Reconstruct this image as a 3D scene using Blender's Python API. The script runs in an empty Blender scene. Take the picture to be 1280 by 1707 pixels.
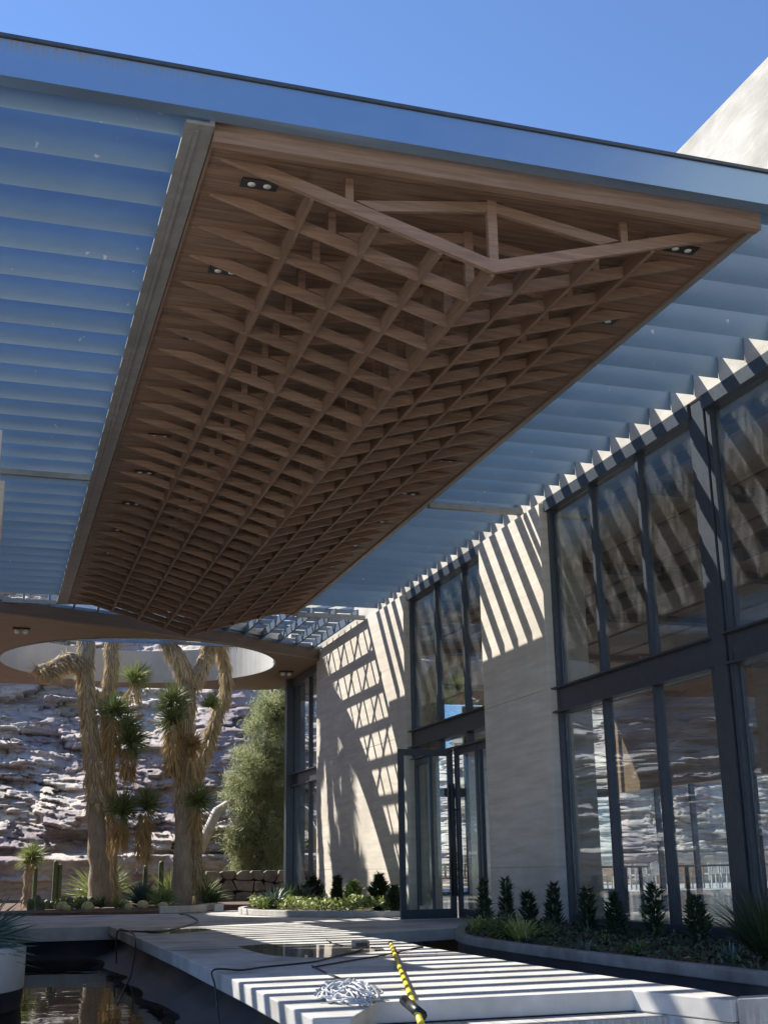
import bpy, math, random
import numpy as np
random.seed(7); rng = np.random.default_rng(7)
D = bpy.data; S = bpy.context.scene; COL = S.collection
R = math.radians

# ------------------------------------------------------------------ camera, sky, sun, exposure
EYE = np.array([0.0, 0.0, 0.78]); FPX = 2019.36
PITCH, YAW, ROLL = R(16.385), R(17.787), R(-0.897)
Fw = np.array([math.sin(YAW)*math.cos(PITCH), math.cos(YAW)*math.cos(PITCH), math.sin(PITCH)])
r0 = np.array([math.cos(YAW), -math.sin(YAW), 0.0]); u0 = np.cross(r0, Fw)
Rt = r0*math.cos(ROLL)+u0*math.sin(ROLL); Up = -r0*math.sin(ROLL)+u0*math.cos(ROLL)
cam_d = D.cameras.new('camera'); cam = D.objects.new('camera', cam_d); COL.objects.link(cam)
import mathutils
M = mathutils.Matrix(((Rt[0], Up[0], -Fw[0]), (Rt[1], Up[1], -Fw[1]), (Rt[2], Up[2], -Fw[2])))
cam.matrix_world = mathutils.Matrix.Translation(EYE) @ M.to_4x4()
cam_d.sensor_fit = 'VERTICAL'; cam_d.sensor_height = 24; cam_d.lens = 24*FPX/1707.0
cam_d.clip_start = 0.05; cam_d.clip_end = 3000
S.camera = cam
SUN = np.array([-1.0, 1.02, 1.52]); SUN /= np.linalg.norm(SUN)
W = D.worlds.new('World'); S.world = W; W.use_nodes = True
wn = W.node_tree; wn.nodes.clear()
sky = wn.nodes.new('ShaderNodeTexSky'); sky.sky_type = 'NISHITA'; sky.sun_disc = False
sky.sun_elevation = math.asin(SUN[2]); sky.sun_rotation = math.atan2(SUN[0], SUN[1])
sky.altitude = 3500; sky.air_density = 1.0; sky.dust_density = 0.05; sky.ozone_density = 5.5
bg = wn.nodes.new('ShaderNodeBackground'); bg.inputs[1].default_value = 0.087
wo = wn.nodes.new('ShaderNodeOutputWorld')
wn.links.new(sky.outputs[0], bg.inputs[0]); wn.links.new(bg.outputs[0], wo.inputs[0])
sl = D.lights.new('sun', 'SUN'); sl.energy = 2.85; sl.angle = R(0.5); sl.color = (1.0, 0.95, 0.86)
so = D.objects.new('sun', sl); COL.objects.link(so); so.location = (-20, 20, 30)
so.rotation_euler = mathutils.Vector(-SUN).to_track_quat('-Z', 'Y').to_euler()
S.view_settings.view_transform = 'Standard'; S.view_settings.look = 'None'
S.view_settings.gamma = 1; S.view_settings.use_curve_mapping = False
S.view_settings.exposure = 1.66
S.render.engine = 'CYCLES'
S.cycles.max_bounces = 8; S.cycles.diffuse_bounces = 6; S.cycles.glossy_bounces = 4; S.cycles.transparent_max_bounces = 16
S.cycles.caustics_reflective = False; S.cycles.caustics_refractive = False

def at(x, y, Y):                       # world point seen at photo pixel (x, y) at distance Y
    d = (x-640)/FPX*Rt-(y-853.5)/FPX*Up+Fw
    return EYE+d*(Y/d[1])

# ------------------------------------------------------------------ materials
def nm(name):
    m = D.materials.new(name); m.use_nodes = True; n = m.node_tree; n.nodes.clear()
    o = n.nodes.new('ShaderNodeOutputMaterial'); return m, n, o
def N(n, t, **k):
    x = n.nodes.new(t)
    for a, v in k.items():
        if a in x.inputs.keys() if hasattr(x.inputs, 'keys') else False: x.inputs[a].default_value = v
        else: setattr(x, a, v)
    return x
def mat(name, c1, c2=None, rough=.6, metal=0., scale=(1, 1, 1), nscale=4., detail=6., bump=.15, bdist=.01, c3=None, c3scale=.6, c3lo=.5, c3hi=.7,
        spec=.5, rand=0., world=True, distort=0., trans=0., contrast=(.3, .7), bscale=None, rrange=None):
    m, n, o = nm(name); L = n.links.new
    geo = n.nodes.new('ShaderNodeNewGeometry'); mp = n.nodes.new('ShaderNodeMapping'); mp.inputs['Scale'].default_value = scale
    if world: L(geo.outputs['Position'], mp.inputs[0])
    else:
        tc = n.nodes.new('ShaderNodeTexCoord'); L(tc.outputs['Object'], mp.inputs[0])
    no = n.nodes.new('ShaderNodeTexNoise'); no.inputs['Scale'].default_value = nscale; no.inputs['Detail'].default_value = detail
    no.inputs['Distortion'].default_value = distort; no.inputs['Roughness'].default_value = .62
    L(mp.outputs[0], no.inputs[0])
    ra = n.nodes.new('ShaderNodeValToRGB'); ra.color_ramp.elements[0].position = contrast[0]; ra.color_ramp.elements[1].position = contrast[1]
    ra.color_ramp.elements[0].color = (*c1, 1); ra.color_ramp.elements[1].color = (*(c2 or c1), 1)
    L(no.outputs[0], ra.inputs[0]); colr = ra.outputs[0]
    if c3 is not None:
        n3 = n.nodes.new('ShaderNodeTexNoise'); n3.inputs['Scale'].default_value = c3scale; n3.inputs['Detail'].default_value = 5
        L(geo.outputs['Position'] if world else tc.outputs['Object'], n3.inputs[0])
        r3 = n.nodes.new('ShaderNodeMapRange'); r3.inputs[1].default_value = c3lo; r3.inputs[2].default_value = c3hi
        L(n3.outputs[0], r3.inputs[0]); mx = n.nodes.new('ShaderNodeMix'); mx.data_type = 'RGBA'
        L(r3.outputs[0], mx.inputs[0]); L(colr, mx.inputs[6]); mx.inputs[7].default_value = (*c3, 1); colr = mx.outputs[2]
    if rand:
        oi = n.nodes.new('ShaderNodeObjectInfo'); hs = n.nodes.new('ShaderNodeHueSaturation')
        mr = n.nodes.new('ShaderNodeMapRange'); mr.inputs[3].default_value = 1-rand; mr.inputs[4].default_value = 1+rand
        L(oi.outputs['Random'], mr.inputs[0]); L(mr.outputs[0], hs.inputs['Value']); L(colr, hs.inputs['Color']); colr = hs.outputs[0]
    b = n.nodes.new('ShaderNodeBsdfPrincipled'); L(colr, b.inputs['Base Color'])
    b.inputs['Roughness'].default_value = rough; b.inputs['Metallic'].default_value = metal; b.inputs['Specular IOR Level'].default_value = spec
    if rrange:
        rr = n.nodes.new('ShaderNodeMapRange'); rr.inputs[1].default_value = .35; rr.inputs[2].default_value = .65
        rr.inputs[3].default_value = rrange[0]; rr.inputs[4].default_value = rrange[1]; L(no.outputs[0], rr.inputs[0]); L(rr.outputs[0], b.inputs['Roughness'])
    if bump:
        bn = n.nodes.new('ShaderNodeBump'); bn.inputs['Strength'].default_value = bump; bn.inputs['Distance'].default_value = bdist
        src = no
        if bscale:
            src = n.nodes.new('ShaderNodeTexNoise'); src.inputs['Scale'].default_value = bscale; src.inputs['Detail'].default_value = 6; L(mp.outputs[0], src.inputs[0])
        L(src.outputs[0], bn.inputs['Height']); L(bn.outputs[0], b.inputs['Normal'])
    if trans:
        tr = n.nodes.new('ShaderNodeBsdfTranslucent'); L(colr, tr.inputs[0]); ms = n.nodes.new('ShaderNodeMixShader'); ms.inputs[0].default_value = trans
        L(b.outputs[0], ms.inputs[1]); L(tr.outputs[0], ms.inputs[2]); L(ms.outputs[0], o.inputs[0])
    else: L(b.outputs[0], o.inputs[0])
    return m
def schlick(n, L, f0, k, normal=None):
    ge = n.nodes.new('ShaderNodeNewGeometry'); dt = n.nodes.new('ShaderNodeVectorMath'); dt.operation = 'DOT_PRODUCT'
    L(ge.outputs['Incoming'], dt.inputs[0]); L(normal or ge.outputs['Normal'], dt.inputs[1])
    def mt(op, a, b=None, cl=False):
        m = n.nodes.new('ShaderNodeMath'); m.operation = op; m.use_clamp = cl
        for i_, q in enumerate((a, b)):
            if q is None: continue
            if isinstance(q, (int, float)): m.inputs[i_].default_value = q
            else: L(q, m.inputs[i_])
        return m.outputs[0]
    c = mt('SUBTRACT', 1.0, mt('ABSOLUTE', dt.outputs['Value']), True)
    return mt('MULTIPLY', mt('ADD', mt('MULTIPLY', mt('POWER', c, 5.0), 1-f0), f0), k, True)
def glass(name, tint=(.92, .955, .95), dust=.022, wav=.003, refl=2.0):
    m, n, o = nm(name); L = n.links.new
    geo = n.nodes.new('ShaderNodeNewGeometry')
    no = n.nodes.new('ShaderNodeTexNoise'); no.inputs['Scale'].default_value = .9; no.inputs['Detail'].default_value = 1; L(geo.outputs['Position'], no.inputs[0])
    bn = n.nodes.new('ShaderNodeBump'); bn.inputs['Strength'].default_value = 1; bn.inputs['Distance'].default_value = wav; L(no.outputs[0], bn.inputs['Height'])
    gl = n.nodes.new('ShaderNodeBsdfGlossy'); gl.inputs['Roughness'].default_value = 0.0; gl.inputs['Color'].default_value = (.9, .95, 1, 1); L(bn.outputs[0], gl.inputs['Normal'])
    tr = n.nodes.new('ShaderNodeBsdfTransparent'); tr.inputs[0].default_value = (*tint, 1)
    fac = schlick(n, L, .055, refl)
    m1 = n.nodes.new('ShaderNodeMixShader'); L(fac, m1.inputs[0]); L(tr.outputs[0], m1.inputs[1]); L(gl.outputs[0], m1.inputs[2])
    df = n.nodes.new('ShaderNodeBsdfDiffuse'); df.inputs[0].default_value = (.8, .8, .78, 1)
    n2 = n.nodes.new('ShaderNodeTexNoise'); n2.inputs['Scale'].default_value = 6; n2.inputs['Detail'].default_value = 8; n2.inputs['Distortion'].default_value = 1.5
    mp = n.nodes.new('ShaderNodeMapping'); mp.inputs['Scale'].default_value = (1, 1, .35); L(geo.outputs['Position'], mp.inputs[0]); L(mp.outputs[0], n2.inputs[0])
    mr = n.nodes.new('ShaderNodeMapRange'); mr.inputs[1].default_value = .4; mr.inputs[2].default_value = .75; mr.inputs[3].default_value = dust*.5; mr.inputs[4].default_value = dust*2.4
    L(n2.outputs[0], mr.inputs[0]); m2 = n.nodes.new('ShaderNodeMixShader'); L(mr.outputs[0], m2.inputs[0]); L(m1.outputs[0], m2.inputs[1]); L(df.outputs[0], m2.inputs[2])
    L(m2.outputs[0], o.inputs[0]); return m
def water(name, tint, bumpd, scale=3.):
    m, n, o = nm(name); L = n.links.new
    geo = n.nodes.new('ShaderNodeNewGeometry')
    no = n.nodes.new('ShaderNodeTexNoise'); no.inputs['Scale'].default_value = scale; no.inputs['Detail'].default_value = 2; L(geo.outputs['Position'], no.inputs[0])
    bn = n.nodes.new('ShaderNodeBump'); bn.inputs['Distance'].default_value = bumpd; bn.inputs['Strength'].default_value = 1; L(no.outputs[0], bn.inputs['Height'])
    gl = n.nodes.new('ShaderNodeBsdfGlossy'); gl.inputs['Roughness'].default_value = 0.01; L(bn.outputs[0], gl.inputs['Normal'])
    tr = n.nodes.new('ShaderNodeBsdfTransparent'); tr.inputs[0].default_value = (*tint, 1)
    ms = n.nodes.new('ShaderNodeMixShader'); L(schlick(n, L, .03, 1.0), ms.inputs[0]); L(tr.outputs[0], ms.inputs[1]); L(gl.outputs[0], ms.inputs[2]); L(ms.outputs[0], o.inputs[0]); return m

m_fascia = mat('fascia_metal', (.25, .38, .55), (.28, .41, .58), rough=.34, metal=.75, nscale=1.5, bump=.03, bdist=.004, c3=(.30, .24, .15), c3scale=1.6, c3lo=.74, c3hi=.85)
m_steel = mat('galvanised_steel', (.24, .24, .23), (.32, .32, .31), rough=.5, metal=.35, nscale=9, bump=.05, c3=(.2, .2, .195), c3scale=1.6, c3lo=.5, c3hi=.8)
m_louvre = mat('louvre_paint', (.17, .255, .36), (.21, .30, .40), rough=.36, metal=.35, scale=(.4, 1, 1), nscale=2.5, bump=.02, bdist=.003, rand=.07, c3=(.45, .5, .55), c3scale=11, c3lo=.70, c3hi=.74)
m_lattice = mat('lattice_paint', (.14, .19, .26), (.19, .24, .31), rough=.4, metal=.35, nscale=4, bump=.02, rand=.05)
m_wood = mat('cladding_wood', (.11, .064, .042), (.25, .155, .102), rough=.55, scale=(.35, 7, 7), nscale=4.5, detail=8, bump=.12, bdist=.003, rand=.15, distort=.6, contrast=(.32, .68))
m_woodl = mat('lengthwise_wood', (.15, .092, .062), (.25, .16, .11), rough=.55, scale=(7, .35, 7), nscale=4.5, detail=8, bump=.12, bdist=.003, rand=.06, distort=.6)
m_woodf = mat('frame_wood', (.165, .10, .068), (.31, .205, .145), rough=.55, scale=(.4, 7, 7), nscale=4.5, detail=8, bump=.1, bdist=.003, rand=.15, distort=.5)
m_soff = mat('oculus_wood', (.19, .125, .08), (.28, .19, .125), rough=.6, scale=(.3, 3, 3), nscale=4, detail=8, bump=.1, bdist=.003, distort=.8)
m_wall = mat('travertine', (.53, .48, .40), (.72, .665, .58), rough=.75, scale=(.45, .45, 5), nscale=2.2, detail=9, bump=.3, bdist=.004, rand=.035, distort=.2, c3=(.50, .455, .39), c3scale=.9, c3lo=.5, c3hi=.8)
m_stucco = mat('dimmed_stucco', (.43, .40, .345), (.62, .585, .515), rough=.9, scale=(1, .5, 1.6), nscale=2.4, detail=10, bump=.6, bdist=.02, rand=.02, c3=(.32, .30, .26), c3scale=1.1, c3lo=.5, c3hi=.75, distort=.4)  # rough parapet stucco, base colour darkened so full sun does not clip it
m_frame = mat('window_frame_metal', (.055, .066, .082), (.075, .088, .105), rough=.38, metal=.3, nscale=12, bump=.02)
m_glass = glass('window_glass'); m_glassd = glass('door_glass', (.94, .97, .975), .004, .002, 1.3)
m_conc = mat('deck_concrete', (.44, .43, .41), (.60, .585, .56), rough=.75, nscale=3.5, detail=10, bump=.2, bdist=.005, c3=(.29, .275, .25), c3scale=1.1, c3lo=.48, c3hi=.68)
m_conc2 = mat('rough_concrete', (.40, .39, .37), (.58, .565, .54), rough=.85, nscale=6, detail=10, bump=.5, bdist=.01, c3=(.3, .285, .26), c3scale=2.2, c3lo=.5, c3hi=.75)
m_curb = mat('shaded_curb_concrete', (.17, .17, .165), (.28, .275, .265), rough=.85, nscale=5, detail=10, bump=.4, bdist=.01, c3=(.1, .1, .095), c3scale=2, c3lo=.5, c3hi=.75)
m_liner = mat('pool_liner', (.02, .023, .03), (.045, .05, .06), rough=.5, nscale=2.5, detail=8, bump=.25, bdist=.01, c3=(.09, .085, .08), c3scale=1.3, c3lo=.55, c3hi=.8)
m_pfloor = mat('pool_floor_silt', (.03, .03, .03), (.16, .14, .11), rough=.6, nscale=.9, detail=8, bump=.2, bdist=.01, contrast=(.42, .66))
m_water = water('pool_water', (.8, .78, .7), .004, 2.2); m_puddle = water('puddle_water', (.8, .79, .76), .0006, 2)
m_rock = mat('cliff_rock', (.40, .345, .29), (.70, .62, .53), rough=.9, scale=(.5, .5, 3), nscale=1.6, detail=12, bump=.8, bdist=.05, c3=(.34, .28, .28), c3scale=.33, c3lo=.45, c3hi=.62, distort=.5)
m_rockb = mat('rubble_stone', (.14, .115, .095), (.34, .29, .23), rough=.9, nscale=3, detail=10, bump=.6, bdist=.03, rand=.22)
m_grd = mat('dry_ground', (.46, .40, .32), (.58, .52, .43), rough=.95, nscale=.3, detail=10, bump=.3)
m_soil = mat('red_soil', (.11, .065, .045), (.17, .11, .08), rough=.95, nscale=9, detail=10, bump=.7, bdist=.03)
m_dsoil = mat('dark_soil', (.04, .03, .022), (.08, .06, .045), rough=.95, nscale=9, detail=8, bump=.7, bdist=.03)
m_bark = mat('shaggy_bark', (.24, .19, .14), (.42, .35, .27), rough=.95, scale=(1, 1, .25), nscale=14, detail=8, bump=.8, bdist=.03)
m_dead = mat('dead_leaf', (.46, .36, .20), (.78, .65, .42), rough=.8, nscale=3, bump=0, trans=.15)
m_skirt = mat('amber_dead_leaf', (.40, .27, .12), (.62, .47, .24), rough=.8, nscale=5, bump=0, trans=.2)
m_spike = mat('yucca_leaf', (.12, .17, .06), (.30, .36, .15), rough=.5, nscale=4, bump=0, trans=.12)
m_spike2 = mat('pale_spiky_leaf', (.24, .30, .10), (.42, .46, .20), rough=.5, nscale=4, bump=0, trans=.2)
m_blue = mat('blue_agave_leaf', (.07, .12, .10), (.15, .21, .18), rough=.45, nscale=5, bump=0, trans=.08)
m_pine = mat('pine_needles', (.26, .30, .14), (.50, .52, .30), rough=.7, nscale=2.5, bump=0, trans=.4)
m_shrub = mat('shrub_leaf', (.022, .04, .02), (.06, .09, .04), rough=.4, nscale=5, bump=0, trans=.1)
m_cover = mat('groundcover_leaf', (.05, .09, .03), (.14, .20, .07), rough=.45, nscale=4, bump=0, trans=.2)
m_coverl = mat('lime_groundcover_leaf', (.22, .30, .07), (.40, .44, .16), rough=.5, nscale=4, bump=0, trans=.25)
m_cact = mat('cactus_skin', (.07, .10, .05), (.12, .16, .08), rough=.6, nscale=8, bump=.2)
m_barrel = mat('golden_spines', (.40, .38, .18), (.62, .58, .32), rough=.8, nscale=25, bump=.8, bdist=.01)
m_plaster = mat('white_plaster', (.50, .50, .49), (.60, .60, .585), rough=.7, nscale=2, bump=.05)
m_limb = mat('bleached_wood', (.5, .46, .40), (.66, .62, .56), rough=.85, nscale=6, bump=.5, bdist=.02)
m_black = mat('black_plastic', (.012, .012, .013), (.02, .02, .022), rough=.4, nscale=20, bump=.02)
m_lens = mat('lamp_lens', (.7, .7, .66), (.8, .8, .76), rough=.3, nscale=9, bump=0)
m_yellow = mat('yellow_pole', (.72, .52, .03), (.82, .62, .05), rough=.4, nscale=5, bump=.02)
m_rope = mat('white_rope', (.40, .41, .43), (.60, .60, .60), rough=.85, nscale=60, bump=.5, bdist=.003)
m_chair = mat('oiled_chair_wood', (.42, .24, .11), (.56, .34, .17), rough=.5, nscale=9, bump=.05)
m_chairw = mat('white_chair_wood', (.66, .63, .57), (.76, .73, .68), rough=.5, nscale=9, bump=.05)
m_table = mat('table_top', (.7, .69, .66), (.78, .77, .74), rough=.25, nscale=4, bump=.0)
m_floor = mat('polished_floor', (.36, .34, .31), (.46, .44, .40), rough=.12, nscale=1.2, bump=.02)
m_iceil = mat('interior_wood', (.26, .16, .09), (.42, .28, .17), rough=.55, scale=(6, .3, 6), nscale=3, detail=8, bump=.05)
m_dark = mat('dark_slot', (.012, .012, .014), (.02, .02, .022), rough=.7, bump=0)
m_brown = mat('dark_fascia_wood', (.12, .085, .065), (.17, .12, .09), rough=.6, scale=(.3, .3, 6), nscale=4, bump=.05)

def edge_stain(m, z0, z1, x0, x1, colr, strength):      # dirt washed down from the coping over one stretch
    n = m.node_tree; L = n.links.new; b = [q for q in n.nodes if q.type == 'BSDF_PRINCIPLED'][0]; src = b.inputs['Base Color'].links[0].from_socket
    ge = n.nodes.new('ShaderNodeNewGeometry'); sp = n.nodes.new('ShaderNodeSeparateXYZ'); L(ge.outputs['Position'], sp.inputs[0])
    mp = n.nodes.new('ShaderNodeMapping'); mp.inputs['Scale'].default_value = (48, 1, 5); L(ge.outputs['Position'], mp.inputs[0])
    no = n.nodes.new('ShaderNodeTexNoise'); no.inputs['Scale'].default_value = 1; no.inputs['Detail'].default_value = 6; L(mp.outputs[0], no.inputs[0])
    def mr(v, a, c, lo=0, hi=1):
        q = n.nodes.new('ShaderNodeMapRange'); q.inputs[1].default_value = a; q.inputs[2].default_value = c; q.inputs[3].default_value = lo; q.inputs[4].default_value = hi; L(v, q.inputs[0]); return q.outputs[0]
    def mul(a, c, op='MULTIPLY'):
        q = n.nodes.new('ShaderNodeMath'); q.operation = op; q.use_clamp = True; L(a, q.inputs[0]); L(c, q.inputs[1]); return q.outputs[0]
    f = mul(mul(mr(sp.outputs[2], z0, z1), mr(sp.outputs[0], x1, x0)), mr(no.outputs[0], .38, .6, 0, strength))
    mx = n.nodes.new('ShaderNodeMix'); mx.data_type = 'RGBA'; L(f, mx.inputs[0]); L(src, mx.inputs[6]); mx.inputs[7].default_value = (*colr, 1); L(mx.outputs[2], b.inputs['Base Color'])
    r = n.nodes.new('ShaderNodeMapRange'); r.inputs[3].default_value = b.inputs['Metallic'].default_value; r.inputs[4].default_value = 0; L(f, r.inputs[0]); L(r.outputs[0], b.inputs['Metallic'])
edge_stain(m_fascia, 5.80, 5.905, .1, 1.5, (.20, .16, .11), .9)
edge_stain(m_conc2, .02, -.10, 3.0, 9.0, (.22, .20, .17), .6)

# ------------------------------------------------------------------ mesh helpers
class MB:
    def __init__(s): s.v = []; s.f = []; s.sm = []
    def add(s, v, f, smooth=False):
        b = len(s.v); s.v += [tuple(map(float, p)) for p in v]; s.f += [tuple(i+b for i in q) for q in f]; s.sm += [smooth]*len(f); return s
    def box(s, x0, x1, y0, y1, z0, z1):
        return s.add([(x0, y0, z0), (x1, y0, z0), (x1, y1, z0), (x0, y1, z0), (x0, y0, z1), (x1, y0, z1), (x1, y1, z1), (x0, y1, z1)],
                     [(0, 3, 2, 1), (4, 5, 6, 7), (0, 1, 5, 4), (1, 2, 6, 5), (2, 3, 7, 6), (3, 0, 4, 7)])
    def prism(s, poly, z0, z1):                # plan polygon, anticlockwise
        n = len(poly); v = [(x, y, z0) for x, y in poly]+[(x, y, z1) for x, y in poly]
        return s.add(v, [tuple(range(n-1, -1, -1)), tuple(range(n, 2*n))]+[(i, (i+1) % n, n+(i+1) % n, n+i) for i in range(n)])
    def xz(s, poly, y0, y1):                   # polygon in the XZ plane extruded along Y
        n = len(poly); v = [(x, y0, z) for x, z in poly]+[(x, y1, z) for x, z in poly]
        return s.add(v, [tuple(range(n)), tuple(range(2*n-1, n-1, -1))]+[((i+1) % n, i, n+i, n+(i+1) % n) for i in range(n)])
    def bar(s, a, b, w, h):                    # square bar between two points
        a = np.array(a, float); b = np.array(b, float); d = b-a; d /= np.linalg.norm(d)
        t = np.array([0, 0, 1.]) if abs(d[2]) < .9 else np.array([1., 0, 0]); r = np.cross(d, t); r /= np.linalg.norm(r); u = np.cross(r, d)
        v = [p+r*i*w/2+u*j*h/2 for p in (a, b) for i, j in ((-1, -1), (1, -1), (1, 1), (-1, 1))]
        return s.add(v, [(0, 3, 2, 1), (4, 5, 6, 7), (0, 1, 5, 4), (1, 2, 6, 5), (2, 3, 7, 6), (3, 0, 4, 7)][::1])
    def tube(s, pts, rad, k=8, cap=True):
        pts = [np.array(p, float) for p in pts]; n = len(pts); rad = [rad]*n if np.isscalar(rad) else rad; v = []; pr = None
        for i, p in enumerate(pts):
            d = pts[min(i+1, n-1)]-pts[max(i-1, 0)]; d /= max(np.linalg.norm(d), 1e-9)
            if pr is None: t = np.array([0, 0, 1.]) if abs(d[2]) < .9 else np.array([1., 0, 0]); pr = np.cross(d, t)
            pr = pr-d*(pr@d); pr /= max(np.linalg.norm(pr), 1e-9); q = np.cross(d, pr)
            for j in range(k): a = 2*math.pi*j/k; v.append(p+(pr*math.cos(a)+q*math.sin(a))*rad[i])
        f = [(i*k+j, i*k+(j+1) % k, (i+1)*k+(j+1) % k, (i+1)*k+j) for i in range(n-1) for j in range(k)]
        if cap: f += [tuple(range(k-1, -1, -1)), tuple(range((n-1)*k, n*k))]
        return s.add(v, f, True)
    def build(s, name, m, parent=None, kind=None, bevel=0, loc=None):
        me = D.meshes.new(name); me.from_pydata(s.v, [], s.f); me.materials.append(m)
        if any(s.sm): me.polygons.foreach_set('use_smooth', s.sm)
        me.update(); return link(name, me, parent, kind, bevel, loc)
def link(name, me, parent=None, kind=None, bevel=0, loc=None):
    o = D.objects.new(name, me); COL.objects.link(o)
    if parent is not None:
        o.parent = parent
    if loc is not None: o.location = loc
    if kind: o['kind'] = kind
    if bevel:
        b = o.modifiers.new('bevel', 'BEVEL'); b.width = bevel; b.segments = 2; b.limit_method = 'ANGLE'
    return o
def wl(o):                                      # world position of a root
    return np.array(o.location)
def rel(mb, root):                              # shift a world-space mesh builder to root space
    l = root.location; mb.v = [(x-l.x, y-l.y, z-l.z) for x, y, z in mb.v]; return mb
def tag(o, label, cat, group=None):
    o['label'] = label; o['category'] = cat
    if group: o['group'] = group
    return o
def thing(name, label, cat, loc=(0, 0, 0), group=None, rz=0):
    o = D.objects.new(name, None); COL.objects.link(o); o.location = loc; o.rotation_euler = (0, 0, rz); o.empty_display_size = .2
    return tag(o, label, cat, group)
def solo(mb, name, m, label, cat, group=None, bevel=0):   # one-mesh thing, origin moved to its base
    v = np.array(mb.v); c = (v.min(0)+v.max(0))/2; c[2] = v[:, 2].min(); mb.v = [tuple(p) for p in (v-c)]
    return tag(mb.build(name, m, None, None, bevel, tuple(c)), label, cat, group)
def copytree(root, loc, rz=0, label=None, sc=None):
    r = root.copy(); COL.objects.link(r); r.location = loc; r.rotation_euler = (0, 0, rz)
    if sc: r.scale = (sc, sc, sc)
    if label: r['label'] = label
    for ch in list(root.children):
        c = ch.copy(); COL.objects.link(c); c.parent = r
        for g in list(ch.children): q = g.copy(); COL.objects.link(q); q.parent = c
    return r
def blades(base, dirs, lens, wid, droop=0., segs=2, fold=0., twist=True):
    """many tapering leaves as one vertex/face soup; all arrays of length n"""
    n = len(base); dirs = dirs/np.linalg.norm(dirs, axis=1)[:, None]
    up = np.tile([0., 0, 1.], (n, 1)); side = np.cross(dirs, up); sn = np.linalg.norm(side, axis=1)
    side[sn < 1e-3] = [1, 0, 0]; side /= np.maximum(np.linalg.norm(side, axis=1), 1e-6)[:, None]
    if twist:
        a = rng.uniform(-1.2, 1.2, n)[:, None]; nrm = np.cross(side, dirs); side = side*np.cos(a)+nrm*np.sin(a)
    V = []; F = []
    wid = np.broadcast_to(wid, n); lens = np.broadcast_to(lens, n); dr = np.broadcast_to(droop, n)
    rows = []
    for k in range(segs+1):
        t = k/segs; w = (1-t)**.7 if k < segs else 0.0
        p = base+dirs*(lens*t)[:, None]; p[:, 2] -= dr*lens*t*t
        if k < segs: rows += [p-side*(wid*w/2)[:, None], p+side*(wid*w/2)[:, None]]
        else: rows += [p]
    V = np.stack(rows, 1).reshape(-1, 3); m = 2*segs+1
    fs = []
    for i in range(n):
        b = i*m
        for k in range(segs-1): fs.append((b+2*k, b+2*k+1, b+2*k+3, b+2*k+2))
        fs.append((b+2*segs-2, b+2*segs-1, b+2*segs))
    return V, fs
def soup(mb, V, F, smooth=False): return mb.add(V, F, smooth)
def leaflets(pts, size, flat=.5):
    """small pointed quads with random orientation"""
    n = len(pts); a = rng.normal(size=(n, 3)); a[:, 2] *= flat; a /= np.linalg.norm(a, axis=1)[:, None]
    b = rng.normal(size=(n, 3)); b -= a*(a*b).sum(1)[:, None]; b /= np.linalg.norm(b, axis=1)[:, None]
    s = size*rng.uniform(.6, 1.3, n)[:, None]
    V = np.stack([pts-a*s, pts+b*s*.35, pts+a*s, pts-b*s*.35], 1).reshape(-1, 3)
    return V, [(4*i, 4*i+1, 4*i+2, 4*i+3) for i in range(n)]
def smooth(pts, n=10):
    P_ = np.array(pts, float); out = []
    for i in range(len(P_)-1):
        p0, p1, p2, p3 = P_[max(i-1, 0)], P_[i], P_[i+1], P_[min(i+2, len(P_)-1)]
        for t in np.linspace(0, 1, n, endpoint=False): out.append(.5*((2*p1)+(-p0+p2)*t+(2*p0-5*p1+4*p2-p3)*t*t+(-p0+3*p1-3*p2+p3)*t**3))
    return out+[P_[-1]]
def vnoise(x, y, seed=0):
    xi = np.floor(x).astype(int); yi = np.floor(y).astype(int); fx = x-xi; fy = y-yi
    h = lambda a, b: (np.sin(a*127.1+b*311.7+seed*74.7)*43758.5453) % 1.0
    fx = fx*fx*(3-2*fx); fy = fy*fy*(3-2*fy)
    return (h(xi, yi)*(1-fx)+h(xi+1, yi)*fx)*(1-fy)+(h(xi, yi+1)*(1-fx)+h(xi+1, yi+1)*fx)*fy
def fbm(x, y, o=4, seed=0):
    r = 0; a = .5
    for i in range(o): r = r+a*vnoise(x*2**i, y*2**i, seed+i); a *= .5
    return r

# ------------------------------------------------------------------ ground, deck, pool
MB().box(-400, 400, -400, 900, -2.0, -.95).build('ground', m_grd, kind='structure')
MB().box(-12, 7.5, -6, 6.0, -.95, -.85).build('forecourt_pavement', m_conc2, kind='structure')
T = .125
plan = [(1.76, 6.87), (1.96, 6.84), (2.33, 7.56), (4.05, 7.53), (4.26, 6.72), (4.40, 6.74), (4.45, 7.4), (4.35, 9.5), (4.37, 12.4), (4.47, 13.6), (4.35, 15.38), (4.35, 19.83), (1.86, 19.83), (1.86, 12.5), (1.82, 9.0)]
MB().prism(plan, -T, 0).build('concrete_walkway', m_conc, kind='structure', bevel=.008)
MB().prism([(4.354, 15.38), (5.0, 15.64), (6.1, 16.1), (7.3, 16.62), (7.3, 19.83), (4.354, 19.83)], -.15, -.002).build('entrance_landing', m_conc, kind='structure', bevel=.008)
MB().prism([(-14, 19.834), (7.3, 19.834), (7.3, 28.2), (5.0, 26.1), (3.3, 25.2), (.4, 26.3), (-6, 27.5), (-14, 28)], -.2, -.003).build('garden_terrace', m_conc, kind='structure', bevel=.008)
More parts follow.
